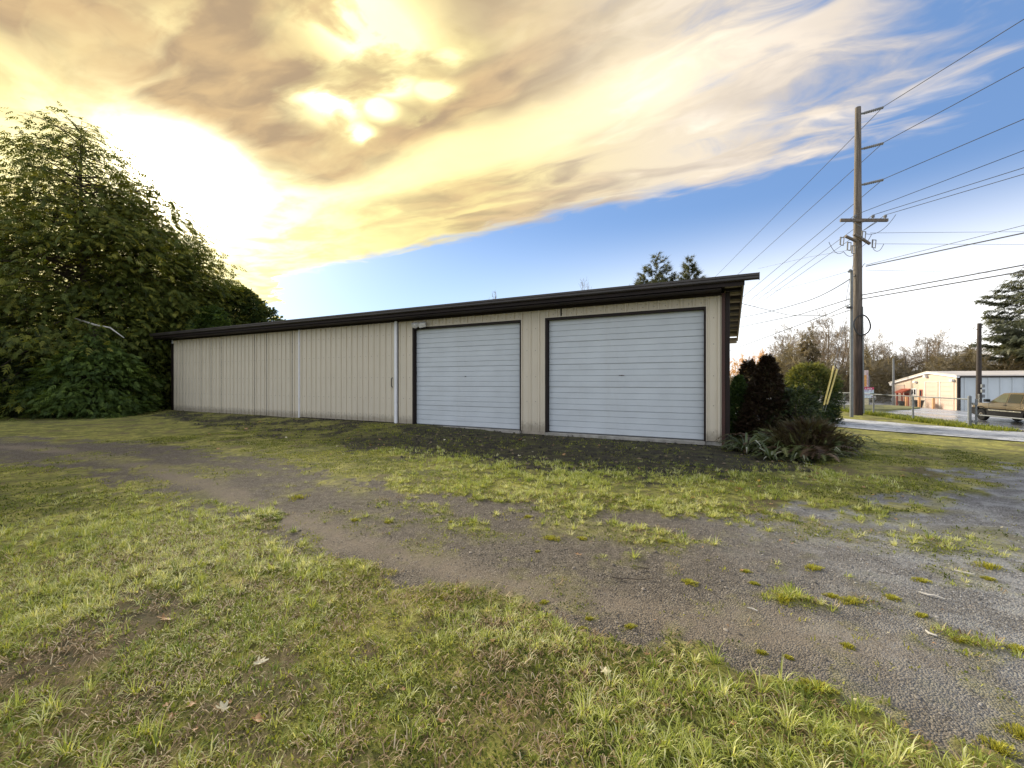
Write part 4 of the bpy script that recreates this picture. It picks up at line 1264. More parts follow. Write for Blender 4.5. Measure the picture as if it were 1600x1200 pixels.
# brush and evergreen undergrowth of that wood
n = 19000
px = rng.uniform(1130, 1700, n); Y = rng.uniform(66, 90, n)
px_x = (px - CX) / F * Y
topy = 570 + 12 * np.sin(px * .045) + 9 * np.sin(px * .11 + 1) + 6 * np.sin(px * .31) - 8 * sst(px, 1400, 1560) + 22 * sst(px, 1260, 1150)
keep = np.ones(n, bool)
hh = (CAMZ - (topy - HZ) / F * Y) + 1.6
zz = hh * rng.uniform(0, 1, n) ** .8
# keep clear of the warehouse
pos = np.stack([px_x, Y, gz(px_x, Y) + zz], 1)
dv = rng.normal(0, 1, (n, 3)); nv = rng.normal(0, .6, (n, 3)) + (0, -.3, .8)
V, Fc, T = sprays(spray_template('needle'), pos, dv, nv, rng.uniform(1.0, 2.3, n), np.clip(rng.normal(.4, .25, n) + .3 * (np.sin(px * .07) * .5), 0, 1))
tag(link('undergrowth', np_mesh('undergrowth', V, Fc, M_BRUSH, {'tint': T})), 'brown green brush at the foot of the far wood', 'undergrowth', None, 'stuff')
for i, (px, Y, top, Rd, lab) in enumerate(((1262, 76, 512, 3.0, 'brownish conifer in front of the bare trees above the gold tipped bush'), (1448, 84, 548, 5, 'dark broad conifer behind the ridge of the tan warehouse'))):
    make_conifer('far_conifer', at_ground(px, Y), lab, 'far conifers among the bare trees', M_BRUSH, h_at(top, Y) + 1.5, Rd, 1.0, 60, 1900, 1.2, 200 + i, .3, hang=.3)
# big pine at the right edge
make_conifer('pine_tree', at_ground(1622, 72), 'big dark layered pine at the right edge behind the warehouse', None, M_PINE, h_at(400, 72) + 1.6, 7.6, 3.0, 190, 15000, .85, 61, .45, kind='cedar', rise=.42, droop=.12, hang=.35, prof_pow=.6, lump=.6, inner=.25)
make_conifer('pine_tree', at_ground(1690, 66), 'pine mostly outside the right edge of the photo', None, M_PINE, h_at(430, 66) + 1.6, 7.5, 4.0, 120, 9000, .9, 63, .45, kind='cedar', rise=.42, droop=.12, hang=.35, prof_pow=.6, lump=.6, inner=.25)
# tree tops showing above the shed roof
make_conifer('pine_tree', at_ground(1026, 42), 'left of the two pine tops showing above the shed roof', 'pine tops above the shed roof', M_PINE, h_at(398, 42), 3.4, 5, 100, 7000, .62, 71, .16, kind='pine', rise=.75, droop=.1, hang=.05, prof_pow=.8, lump=.3, inner=.15)
make_conifer('pine_tree', at_ground(1077, 42), 'right of the two pine tops showing above the shed roof', 'pine tops above the shed roof', M_PINE, h_at(402, 42), 2.8, 5, 90, 6000, .62, 72, .15, kind='pine', rise=.75, droop=.1, hang=.05, prof_pow=.85, lump=.3, inner=.15)
place_bare(764, 62, 451, 2, 'thin bare tree tip above the middle of the shed roof', 'bare tips above the shed roof', wide=.4)
place_bare(908, 62, 429, 3, 'left bare tree tip above the right roll up door', 'bare tips above the shed roof', wide=.42)
place_bare(921, 62, 434, 3, 'shorter bare tip just right of the one above the right roll up door', 'bare tips above the shed roof', wide=.25)


# ------------------------------------------------------------------ utility poles and lines
PY = 21.6
pb = at_ground(1340, PY)
pole = empty('utility_pole', pb, 0, 'tall grey wooden utility pole with one crossarm and three stand off insulators', 'utility pole', None)
ptop = h_at(168, PY) - pb[2]
L_ = lambda px, py, Y=PY: P(px, py, Y) - Vector(pb)
def creosote():
    m, t, bs = new_mat('creosoted_pole_wood')
    co = t.new('ShaderNodeTexCoord').outputs['Object']; sp = t.new('ShaderNodeSeparateXYZ'); t.l.new(co, sp.inputs[0])
    g = t.noise(t.vm('MULTIPLY', co, (9, 9, .5)), 2.0, 6, .65)
    c = t.mix(t.ss(g, .3, .7), (.085, .07, .058), (.21, .175, .145))
    d = t.mix(t.ss(g, .3, .7), (.018, .012, .010), (.075, .045, .034))
    c = t.mix(t.ss(t.m('ADD', sp.outputs[2], t.m('MULTIPLY', g, 3)), 8.5, 3.5), c, d)
    t.put(bs.inputs['Base Color'], c); bs.inputs['Roughness'].default_value = .85
    b = t.new('ShaderNodeBump'); b.inputs['Strength'].default_value = .6; b.inputs['Distance'].default_value = .02
    t.l.new(g, b.inputs['Height']); t.l.new(b.outputs[0], bs.inputs['Normal'])
    return m


MB().tube([(0, 0, -.3), (0, 0, 3), (0, 0, 9), (.02, 0, ptop)], [.22, .21, .178, .125], 14).build('pole_shaft', creosote(), pole, smooth=True)
arm_tips = []
for (ya, yb) in ((178, 168), (233, 224), (289, 281)):
    a, b = L_(1346, ya), L_(1380, yb, PY - .1)
    MB().tube([a - Vector((.1, 0, 0)), a + (b - a) * .1], .05, 8).build('bracket', M_GALV, pole, smooth=True)
    m = MB(); N_ = 18
    m.tube([a.lerp(b, .1 + .9 * i / N_) for i in range(N_ + 1)], [.075 if i % 2 else .05 for i in range(N_ + 1)], 8)
    m.build('post_insulator', M_INS, pole, smooth=True)
    arm_tips.append(P(1380, yb - 1, PY - .1))
Mx = Matrix.Translation(L_(1344.5, 347)) @ Matrix.Rotation(.045, 4, 'Y') @ Matrix.Rotation(-.12, 4, 'Z')
MB().box(-1.1, 1.1, -.30, -.19, -.075, .075, Mx).build('crossarm', M_POLE, pole, bevel=.01)
MB().box(-.62, -.57, -.33, -.30, -.03, .03, Mx).tube([Mx @ Vector((-.62, -.32, -.07)), Vector((0, -.25, 0)) + L_(1340, 358)], .02, 6).tube([Mx @ Vector((.62, -.32, -.07)), Vector((0, -.25, 0)) + L_(1344, 362)], .02, 6).build('crossarm_brace', M_GALV, pole)
pins = []
for dx in (-.42, .42, .98):
    base = Mx @ Vector((dx, -.245, .075))
    MB().lathe([(.02, 0), (.02, .05), (.075, .06), (.06, .10), (.08, .12), (.065, .17), (.03, .20)], 10, Matrix.Translation(base)).build('pin_insulator', M_INS, pole, smooth=True)
    pins.append(base + Vector(pb) + Vector((0, 0, .19)))
for (ax, ay, bx, by) in ((1321, 369, 1338, 377), (1334, 366, 1346, 372), (1345, 372, 1359, 381)):
    MB().tube([L_(ax, ay, PY - .3), L_(bx, by, PY - .3)], .075, 8).build('equipment_arm', M_POLE, pole)
for (cx_, cy_) in ((1316, 377), (1327, 385), (1350, 368), (1366, 381), (1334, 390)):
    c = L_(cx_, cy_, PY - .35)
    m = MB().tube([c + Vector((-.08, 0, .22)), c + Vector((-.10, 0, -.18))], .035, 6)
    m.tube([c + Vector((.09, 0, .18)), c + Vector((.05, 0, -.22))], .022, 6)
    m.tube([c + Vector((-.1, 0, .2)), c + Vector((.1, 0, .19))], .02, 6).tube([c + Vector((-.1, 0, -.18)), c + Vector((.06, 0, -.21))], .02, 6)
    m.build('fuse_cutout', M_INS, pole)
# jumpers drooping round the equipment
jm = MB()
def sagline(a, b, sag, n=10):
    return [a.lerp(b, i / n) - Vector((0, 0, sag * 4 * (i / n) * (1 - i / n))) for i in range(n + 1)]
for (p0, p1, sg) in (((1400, 335), (1352, 365), .35), ((1295, 378), (1318, 393), .3), ((1318, 393), (1334, 398), .15), ((1362, 366), (1340, 386), .2), ((1364, 388), (1381, 381), .25), ((1352, 412), (1345, 424), -.1)):
    jm.tube(sagline(L_(*p0, PY - .35), L_(*p1, PY - .35), sg), .012, 5)
jm.build('jumper_wires', M_WIRE, pole)['kind'] = 'stuff'
# coil of spare cable and its riser
cc = L_(1347, 508, PY - .28); ring = []
for i in range(25):
    a = 2 * math.pi * i / 24; ring.append(cc + Vector((.42 * math.cos(a), .02 * math.sin(a * 3), .50 * math.sin(a))))
MB().tube(ring, .035, 6, caps=False).build('cable_coil', M_WIRE, pole, smooth=True)
MB().tube([Vector((.10, -.26, .1)), Vector((.08, -.21, 5.5))], .035, 6).build('conduit', M_GALV, pole, smooth=True)

# service mast beside it
mb = at_ground(1330.5, 20.2); mast = empty('service_mast', mb, 0, 'thin grey metal service mast just left of the big utility pole', 'mast')
mh = h_at(426, 20.2) - mb[2]
MB().tube([(0, 0, -.2), (0, 0, mh)], [.075, .06], 10).build('mast_pipe', M_GALV, mast, smooth=True)
MB().tube([(0, 0, mh - .02), (.0, 0, mh + .06), (-.09, -.03, mh + .10), (-.17, -.05, mh + .02)], [.06, .07, .065, .05], 8).build('weather_head', M_GALV, mast, smooth=True)
MB().box(-.28, -.02, -.10, -.02, h_at(481, 20.2) - mb[2] - .05, h_at(481, 20.2) - mb[2] + .06).build('splice_box', M_WIRE, mast, bevel=.02)

# guy wires with yellow guards
for i, (bx, by, tx, ty) in enumerate(((1287.5, 633, 1303, 572), (1292, 632, 1308, 577))):
    A = P(bx, by, 16.2); B = P(tx, ty, 16.6); dn = (A - B).normalized()
    foot = A + dn * ((A.z + .15) / -dn.z) if dn.z < 0 else A
    gw = empty('guy_wire', (foot.x, foot.y, foot.z), 0, 'left of two yellow guarded guy wires leaning beside the utility pole' if i == 0 else 'right of two yellow guarded guy wires leaning beside the utility pole', 'guy wire', 'guy wires of the utility pole')
    MB().tube([A - foot, B - foot], .03, 8).build('guard', M_YEL, gw, smooth=True)
    top = Vector((pb[0] - .1, PY + .1, h_at(425 + 6 * i, PY)))
    MB().tube([Vector((0, 0, 0)), B - foot, top - foot], .008, 5).build('strand', M_GALV, gw)

# second, far pole of the line (hidden behind the roof) and the dark pole by the warehouse
fp = at_ground(1088, 68.5); far = empty('utility_pole', fp, 0, 'far utility pole hidden behind the shed roof', 'utility pole')
MB().tube([(0, 0, -.3), (0, 0, 16.0)], [.2, .13], 10).build('pole_shaft', M_POLE, far, smooth=True)
MB().box(-1.1, 1.1, -.2, -.1, 11.0, 11.15).build('crossarm', M_POLE, far)
dp = at_ground(1529.5, 42); dpo = empty('utility_pole', dp, 0, 'dark utility pole standing in front of the blue grey warehouse wall', 'utility pole')
dh = h_at(505, 42) - dp[2]
MB().tube([(0, 0, -.2), (0, 0, dh * .45), (.05, 0, dh)], [.24, .2, .16], 10).build('pole_shaft', M_POLED, dpo, smooth=True)
for zz_ in (1.55, 2.05, 2.55):
    MB().box(-.10, .18, -.40, -.22, zz_, zz_ + .32).build('meter_box', M_GALV, dpo, bevel=.03)
MB().box(-.36, -.12, -.40, -.2, 1.0, 1.9).build('cabinet', M_BLACK, dpo, bevel=.02)
for i, (px_, top_, Y_) in enumerate(((1396, 560, 58), (1415, 556, 74), (1594, 562, 78))):
    b = at_ground(px_, Y_); lp = empty('light_pole', b, 0, ('pale slender pole rising behind the left end of the tan warehouse', 'thin grey pole in the wood behind the tan warehouse', 'thin pole behind the warehouse roof at the right edge')[i], 'pole')
    MB().tube([(0, 0, -.1), (0, 0, h_at(top_, Y_) - b[2])], [.16, .10], 8).build('pole_shaft', M_GALV if i == 0 else M_POLE, lp, smooth=True)


def wire(label, pts, r=.014, sag=0.0, n=14):
    """a cable through the given points"""
    pts = [Vector(p) for p in pts]
    line = []
    for i in range(len(pts) - 1):
        seg = sagline(pts[i], pts[i + 1], sag, n)
        line += seg if i == 0 else seg[1:]
    o = pts[0]
    ob = MB().tube([p - o for p in line], r, 5).build('power_line', M_WIRE, None, smooth=True, loc=o)
    tag(ob, label, 'power line', 'overhead lines on the utility pole')


def extend(a, b, f):
    return a + (b - a) * f


for i, (yr, (fx, fy, fY)) in enumerate(((30, (1125, 425, 53.4)), (105, (1158, 424, 45)), (186, (1163, 462, 44)))):
    t = arm_tips[i]
    near = P(1600, yr, 15.4 + .25 * i)
    wire(('topmost overhead line, on the highest stand off insulator', 'overhead line on the middle stand off insulator', 'overhead line on the lowest stand off insulator')[i],
         [extend(t, near, 6), near, t, P(fx, fy, fY), extend(t, P(fx, fy, fY), 1.45)], .016)
for i, (yr, (fx, fy, fY)) in enumerate(((235, (1165, 475, 44)), (262, (1168, 480, 44)), (272, (1172, 484, 43)))):
    t = pins[i]
    near = P(1600, yr, 15.8)
    wire(('overhead line on the left crossarm pin', 'overhead line on the middle crossarm pin', 'overhead line on the right crossarm pin')[i],
         [extend(t, near, 6), near, t, P(fx, fy, fY), extend(t, P(fx, fy, fY), 1.5)], .013)
wire('thin level line running right from the equipment below the crossarm', [P(1360, 364, PY - .3), P(1600, 362, 26), P(2300, 358, 46)], .009)
wire('lower thin level line running right from the fuse cutouts', [P(1366, 381, PY - .3), P(1600, 382, 26), P(2300, 384, 46)], .009)
wire('thick messenger cable rising right from below the fuse cutouts', [P(1353, 416, PY - .2), P(1600, 364, 15.4), extend(P(1350, 416, PY - .2), P(1600, 364, 15.4), 6)], .024)
wire('thin cable just above the thick messenger cable', [P(1353, 414, PY - .2), P(1600, 352, 15.4), extend(P(1350, 414, PY - .2), P(1600, 352, 15.4), 6)], .010)
wire('upper of the two low cables rising right at pole coil height', [P(1156, 511, 44), P(1248, 492, 30), P(1347, 461, PY - .2), P(1600, 414, 15.2), extend(P(1350, 461, PY - .2), P(1600, 414, 15.2), 6)], .024)
wire('lower of the two low cables rising right at pole coil height', [P(1140, 548, 46), P(1296, 490, 27), P(1347, 467, PY - .2), P(1600, 424, 15.2), extend(P(1350, 467, PY - .2), P(1600, 424, 15.2), 6)], .024)
wire('sagging cable from the roof end up to the pole above the coil', [P(1156, 496, 44), P(1262, 470, 29), P(1337, 430, PY - .2)], .024, .12)
wire('thin drop line falling right from the roof end to the service mast', [P(1158, 474, 28), P(1230, 492, 24), P(1300, 494, 21.5), P(1329, 484, 20.2)], .017)
wire('faint line from the roof end up to the fuse cutouts', [P(1184, 420, 44), P(1262, 402, 30), P(1330, 390, PY - .3)], .008)
wire('second faint line just below the one reaching the fuse cutouts', [P(1160, 467, 44), P(1270, 440, 29), P(1336, 421, PY - .2)], .008)
wire('thin line at mast height running right from the pole', [P(1353, 422, PY - .2), P(1500, 425, 27), P(1900, 436, 60)], .007)
wire('short drooping wire from the pole equipment down to the mast', [P(1336, 400, PY - .3), P(1324, 455, 20.6), P(1321, 478, 20.2)], .010)

# ------------------------------------------------------------------ chain-link fence and gate
fence = empty('chain_link_fence', (*q_to_xy(0, 0), 0), 0, 'galvanised chain link fence with a top rail along the road', 'fence')
fo = Vector(fence.location)
FQ = [(0, 0), (0, 3.25), (0, 6.4), (0, 9.5), (0, 12.6), (0, 15.7)]
fp_ = []
for (q_, l_) in FQ:
    x_, y_ = q_to_xy(q_, l_); fp_.append(Vector((x_, y_, float(gz(x_, y_)))))
FH = 1.08
for p in fp_[1:]:
    MB().tube([p - fo - Vector((0, 0, .1)), p - fo + Vector((0, 0, FH))], .035, 8).build('fence_post', M_GALV, fence, smooth=True)
MB().tube([p - fo + Vector((0, 0, FH - .02)) for p in fp_], .024, 8).build('top_rail', M_GALV, fence, smooth=True)
lk = MB()
A_, B_ = fp_[0] - fo, fp_[-1] - fo; LL = (B_ - A_).length; hh_ = FH - .08
k = -int(hh_ / .07)
while k * .07 < LL:
    for s_ in (0, 1):
        x0, x1 = k * .07, k * .07 + hh_; z0, z1 = (.05, hh_ + .05) if s_ == 0 else (hh_ + .05, .05)
        if x0 < 0: z0 += (z1 - z0) * (-x0) / (x1 - x0); x0 = 0
        if x1 > LL: z1 = z0 + (z1 - z0) * (LL - x0) / (x1 - x0); x1 = LL
        if x1 - x0 > .02:
            lk.tube([A_.lerp(B_, x0 / LL) + Vector((0, 0, z0)), A_.lerp(B_, x1 / LL) + Vector((0, 0, z1))], .0011, 3, caps=False)
    k += 1
lk.build('chain_link_mesh', M_GALV, fence)['kind'] = 'stuff'
gp_ = MB().tube([fp_[0] - fo - Vector((0, 0, .1)), fp_[0] - fo + Vector((0, 0, FH + .06))], .055, 10).build('gate_post', M_GALV, fence, smooth=True)
MB().lathe([(.06, 0), (.055, .03), (.02, .06)], 10, Matrix.Translation(fp_[0] - fo + Vector((0, 0, FH + .06)))).build('post_cap', M_GALV, gp_, smooth=True)
# gate leaf swung open to the right
g0 = Vector((*q_to_xy(.16, -.05), 0)); g1 = Vector((*q_to_xy(.75, -4.4), 0))
gate = empty('gate', (g0.x, g0.y, float(gz(g0.x, g0.y))), 0, 'single pipe barrier hung on the thick fence post at the right edge', 'gate')
gd = (g1 - g0)
MB().tube([(0, 0, .12), (0, 0, 1.08)], .03, 8).build('gate_stile', M_GALV, gate, smooth=True)
MB().tube([Vector((0, 0, .50)), gd + Vector((0, 0, .46))], .022, 8).build('gate_rail', M_GALV, gate, smooth=True)
for zz_ in (.25, .9):
    MB().box(-.12, .03, -.04, .04, zz_ - .04, zz_ + .04).build('hinge', M_GALV, gate, bevel=.008)
# stub post by the driveway
bx = at_ground(1293, 17.5)
MB().tube([(0, 0, -.1), (0, 0, .62)], [.09, .085], 8).build('wooden_stub_post', M_POLE, None, smooth=True, loc=bx)
tag(bpy.context.scene.objects['wooden_stub_post'], 'short wooden stub post between the round bush and the driveway', 'post')

# ------------------------------------------------------------------ warehouse across the road
M_TANW = simple_mat('tan_warehouse_steel', (.62, .50, .39), .6, 0, .08, .5)
M_PINKD = simple_mat('pinkish_roller_door', (.62, .46, .38), .6, 0, .06, .5)
M_BLUE = simple_mat('blue_grey_steel', (.58, .63, .65), .55, 0, .08, .4)
M_ROOFW = simple_mat('pale_roof_steel', (.62, .56, .50), .55, 0, .12, .6)
M_RED = simple_mat('red_painted_wood', (.42, .09, .05), .6)
M_ORNG = simple_mat('orange_bollard_paint', (.74, .36, .14), .55)
M_GLASS = simple_mat('dark_window_glass', (.03, .035, .045), .12, 0, .2, 1, spec=.8)
C1 = P(1497, 638.5, 48); C0 = P(1395, 632.0, 61)
dw = Vector((C0.x - C1.x, C0.y - C1.y, 0)); WW = dw.length; du = dw.normalized()
wh = empty('warehouse', (C1.x, C1.y, min(C1.z, C0.z)), math.atan2(-du.y, -du.x), 'low tan metal warehouse with roller doors in its gable and a blue grey side wall', 'warehouse')
# local x: from far-left corner (-WW) to near-right corner (0); local y: back along the side wall
gzl = C0.z - min(C1.z, C0.z)
eR = h_at(588.5, 48) - wh.location.z; eL = h_at(599, 61) - wh.location.z
def front_x(px_, k=0.0):
    # where the view through px meets the gable wall
    r = (px_ - CX) / F; t = (C1.x - r * C1.y) / (r * du.y - du.x); return -t
def y_at(lx_): return C1.y + du.y * (-lx_)
def front_z(px_, py_):
    return h_at(py_, y_at(front_x(px_))) - wh.location.z
pk = front_x(1453); pz = front_z(1453, 582.5)
DEP = 46
gp2 = [(-WW, -.1), (0, -.1), (0, eR), (pk, pz), (-WW, eL)]
# gable wall built in panels round the door openings
gw_ = MB().prism(gp2, 'y', .0, .18); gw_.build('gable_wall', M_TANW, wh)
for sx in (0,):
    m = MB().box(-.25, 0.0, .2, DEP, -.1, eR - .02)
    m.build('side_wall', M_BLUE, wh)
nr_ = 0
rib = MB().box(0.002, .07, 0, .16, 0, eR - .1).mesh('wall_rib', M_BLUE)
for k in range(44):
    link('wall_rib', rib, wh, (0, .55 + k * 1.02, 0))
MB().box(0, .12, .185, DEP, eR - .10, eR + .05).build('eave_trim', M_BROWN, wh)
MB().box(-.12, .10, -.06, .18, -.1, eR).build('corner_trim', M_BROWN, wh)
MB().box(-WW - .05, -WW + .12, -.08, .18, -.1, eL).build('corner_trim', M_TRIMW, wh)
MB().prism([(.35, eR + .06), (pk, pz + .08), (pk, pz + .20), (.35, eR + .18)], 'y', -.35, DEP).prism([(pk, pz + .08), (-WW - .4, eL + .03), (-WW - .4, eL + .15), (pk, pz + .20)], 'y', -.35, DEP).build('roof', M_ROOFW, wh)
MB().prism([(.30, eR - .12), (pk, pz - .10), (pk, pz + .07), (.30, eR + .05)], 'y', -.30, -.02).prism([(pk, pz - .10), (-WW - .3, eL - .14), (-WW - .3, eL + .02), (pk, pz + .07)], 'y', -.30, -.02).build('gable_trim', M_TRIMW, wh)
for (a, b, tp, bt) in ((1400.5, 1413.5, 602.5, 632), (1447, 1466, 598, 634), (1470.5, 1491, 597, 636)):
    x0, x1 = front_x(a), front_x(b); zt = front_z((a + b) / 2, tp)
    d_ = MB(); m_ = 6
    for k in range(m_):
        d_.box(x0, x1, -.05, -.002, .02 + (zt - .02) * k / m_, .02 + (zt - .02) * (k + 1) / m_ - .05)
    d_.build('roller_door', M_PINKD, wh)
    MB().box(x0 - .28, x0 - .02, -.07, -.002, 0, zt + .1).box(x0, x1, -.07, -.002, zt + .02, zt + .14).build('door_trim', M_ROOFW, wh)
for (a, b, t_, bt) in ((1425, 1427.5, 608.5, 616.5), (1428.8, 1431.5, 608.5, 616.5), (1438, 1440.5, 610, 618.5)):
    x0, x1 = front_x(a), front_x(b); zt = front_z((a + b) / 2, t_); zb = front_z((a + b) / 2, bt)
    wf = MB().box(x0 - .12, x1 + .12, -.06, -.002, zb - .12, zt + .12).build('window', M_TRIMW if b < 1437 else M_RED, wh)
    MB().box(x0, x1, -.075, -.061, zb, zt).build('pane', M_GLASS, wf)
# red porch
x0, x1 = front_x(1412), front_x(1421); zt = front_z(1416, 610)
pc = MB().prism([(-.95, zt - .35), (-.002, zt + .1), (-.002, zt + .25), (-.95, zt - .2)], 'x', x0 - .2, x1 + .3).build('porch', M_RED, wh)
MB().box(x0, x0 + .18, -.85, -.70, 0, zt - .3).build('porch_post', M_RED, pc)
MB().box(x1 - .18, x1, -.85, -.70, 0, zt - .3).build('porch_post', M_RED, pc)
MB().box(x0 + .3, x1 - .1, -.06, -.002, 0, zt - .4).build('porch_door', M_RED, pc)
for (a, b) in ((1395.5, 601.5), (1431.5, 597), (1448, 588.5), (1490, 594.5)):
    xx = front_x(a); zz_ = front_z(a, b)
    MB().box(xx - .24, xx + .24, -.32, -.003, zz_ - .12, zz_ + .15).build('wall_lamp', M_TRIMW, wh, bevel=.06)
# things in front of the gable
def wh_world(lx_, ly_): return wh.matrix_basis @ Vector((lx_, ly_, 0))
for i, (px_, tp) in enumerate(((1442, 621), (1463.5, 622), (1487.5, 623))):
    w_ = wh_world(front_x(px_), -1.7); zg = float(gz(w_.x, w_.y))
    b = MB().lathe([(.14, -.1), (.14, 1.2), (.11, 1.28), (.04, 1.32)], 12).build('bollard', M_ORNG, None, smooth=True, loc=(w_.x, w_.y, zg))
    tag(b, ('orange bollard left of the middle roller door of the warehouse', 'orange bollard between the two right roller doors of the warehouse', 'orange bollard at the right corner of the warehouse gable')[i], 'bollard', 'orange bollards before the warehouse')
for i, (px_, s_) in enumerate(((1431, .8), (1458, 1.15))):
    w_ = wh_world(front_x(px_), -1.5); zg = float(gz(w_.x, w_.y))
    pl = empty('planter', (w_.x, w_.y, zg), 0, ('smaller dark planter tub below the warehouse windows', 'larger dark planter tub before the middle roller door')[i], 'planter', 'dark planter tubs')
    MB().lathe([(.34 * s_, 0), (.5 * s_, .68 * s_), (.54 * s_, .7 * s_), (.54 * s_, .78 * s_), (.44 * s_, .78 * s_), (.42 * s_, .66 * s_)], 14).build('tub', M_BLACK, pl, smooth=True)
    MB().lathe([(.43 * s_, .62 * s_), (.42 * s_, .70 * s_), (.1, .73 * s_)], 14).build('potting_soil', M_POLED, pl)

# grass island across the road with a kerb, and the sign on it
isl = [P(1300, 636, 1), P(1395, 636, 1), P(1440, 638.6, 1), P(1408, 641.3, 1), P(1300, 641.0, 1)]
ip = []
for (px_, py_) in ((1290, 635.2), (1380, 634.6), (1412, 636.2), (1438, 638.6), (1420, 640.6), (1395, 641.5), (1290, 641.0)):
    Y_ = 40.0
    for _ in range(30):
        x_ = (px_ - CX) / F * Y_; Y_ = (CAMZ - float(gz(x_, Y_))) * F / (py_ - HZ)
    ip.append(((px_ - CX) / F * Y_, Y_))
M_TURF = simple_mat('far_turf', (.20, .19, .05), .9, 0, .3, 1.2)
cen = np.mean(ip, axis=0)
m = MB(); n_ = len(ip)
top = [(x, y, float(gz(x, y)) + .13) for x, y in ip]; bot = [(x, y, float(gz(x, y)) - .1) for x, y in ip]
m.add([(cen[0], cen[1], float(gz(*cen)) + .16)] + top + bot, [(0, 1 + i, 1 + (i + 1) % n_) for i in range(n_)] + [(1 + i, 1 + n_ + i, 1 + n_ + (i + 1) % n_, 1 + (i + 1) % n_) for i in range(n_)])
tag(m.build('grass_island', M_TURF), kind='structure')

def sign():
    Y_ = 40.0
    for _ in range(30):
        x_ = (1353.5 - CX) / F * Y_; Y_ = (CAMZ - float(gz(x_, Y_)) - .1) * F / (636.5 - HZ)
    x_ = (1353.5 - CX) / F * Y_
    ppm = F / Y_
    z0 = float(gz(x_, Y_)) + .1
    sg = empty('roadside_sign', (x_, Y_, z0), -.7, 'narrow orange pylon sign with a red topped white message board below it', 'sign')
    c = math.cos(.7)
    Z = lambda py_: h_at(py_, Y_) - z0
    W = lambda w: w / ppm
    MB().box(-W(3.2), W(3.0), -.18, .18, -.1, Z(622.4)).build('sign_base', simple_mat('cream_stone_base', (.62, .55, .36), .8), sg, bevel=.02)
    MB().box(-W(2.9), W(2.6), -.15, .15, Z(604.5), Z(578.6)).build('pylon', simple_mat('pink_white_panel', (.72, .55, .55), .5, c2=(.78, .62, .55)), sg, bevel=.03)
    MB().box(-W(2.7), W(.4), -.165, -.151, Z(603.8), Z(586)).build('pylon_stripe', simple_mat('orange_panel', (.74, .36, .10), .5), sg)
    lt = MB()
    for k in range(9):
        zz = Z(601.5 - k * 2.2); lt.box(W(.7), W(1.5), -.162, -.151, zz, zz + W(1.2)); lt.box(W(1.5), W(2.1), -.162, -.151, zz + W(.3 * (k % 3)), zz + W(.3 * (k % 3)) + W(.5))
    lt.build('pylon_lettering', simple_mat('purple_letters', (.30, .16, .26), .5), sg)
    MB().box(W(3.3), W(4.4), -.06, .06, -.1, Z(587)).build('sign_post', M_GALV, sg)
    MB().box(-W(8.2), W(9.0), -.2, -.02, Z(621.6), Z(608.7)).build('message_board', simple_mat('pale_blue_board', (.66, .76, .82), .45), sg, bevel=.02)
    MB().box(-W(8.4), W(9.2), -.22, -.02, Z(608.6), Z(605.2)).build('board_header', simple_mat('crimson_header', (.60, .05, .13), .45), sg, bevel=.02)
    lt = MB()
    for k, (a, b) in enumerate(((-6.6, -5.0), (-4.6, -3.2), (-2.8, -2.2), (-1.2, -.4), (.9, 2.0), (2.4, 3.6), (4.0, 5.2), (5.6, 6.8))):
        lt.box(W(a), W(a + .45), -.232, -.2205, Z(608.0), Z(606.0)); lt.box(W(a + .45), W(b), -.232, -.2205, Z(606.7 + .5 * (k % 2)), Z(606.0 + .5 * (k % 2)))
    lt.build('header_lettering', M_TRIMW, sg)
    lt = MB()
    for k, (a, w) in enumerate(((-6.4, 1.6), (-2.6, .9), (-1.2, 1.1), (.6, .9), (1.9, 1.2), (5.5, 1.6))):
        lt.box(W(a), W(a + w * .4), -.212, -.2005, Z(612.2), Z(609.6)); lt.box(W(a + w * .4), W(a + w), -.212, -.2005, Z(610.4 + .6 * (k % 2)), Z(609.6 + .6 * (k % 2)))
    lt.box(-W(5), W(5), -.212, -.2005, Z(617.2), Z(616.6)).box(W(6), W(7.6), -.212, -.2005, Z(620.6), Z(618.6))
    lt.build('board_lettering', simple_mat('violet_letters', (.30, .16, .36), .5), sg)
    MB().box(-W(8.2), -W(4.6), -.214, -.2005, Z(615.6), Z(613.9)).box(W(4.4), W(9.0), -.214, -.2005, Z(615.6), Z(613.9)).build('board_band', simple_mat('teal_band', (.02, .10, .10), .5), sg)


sign()


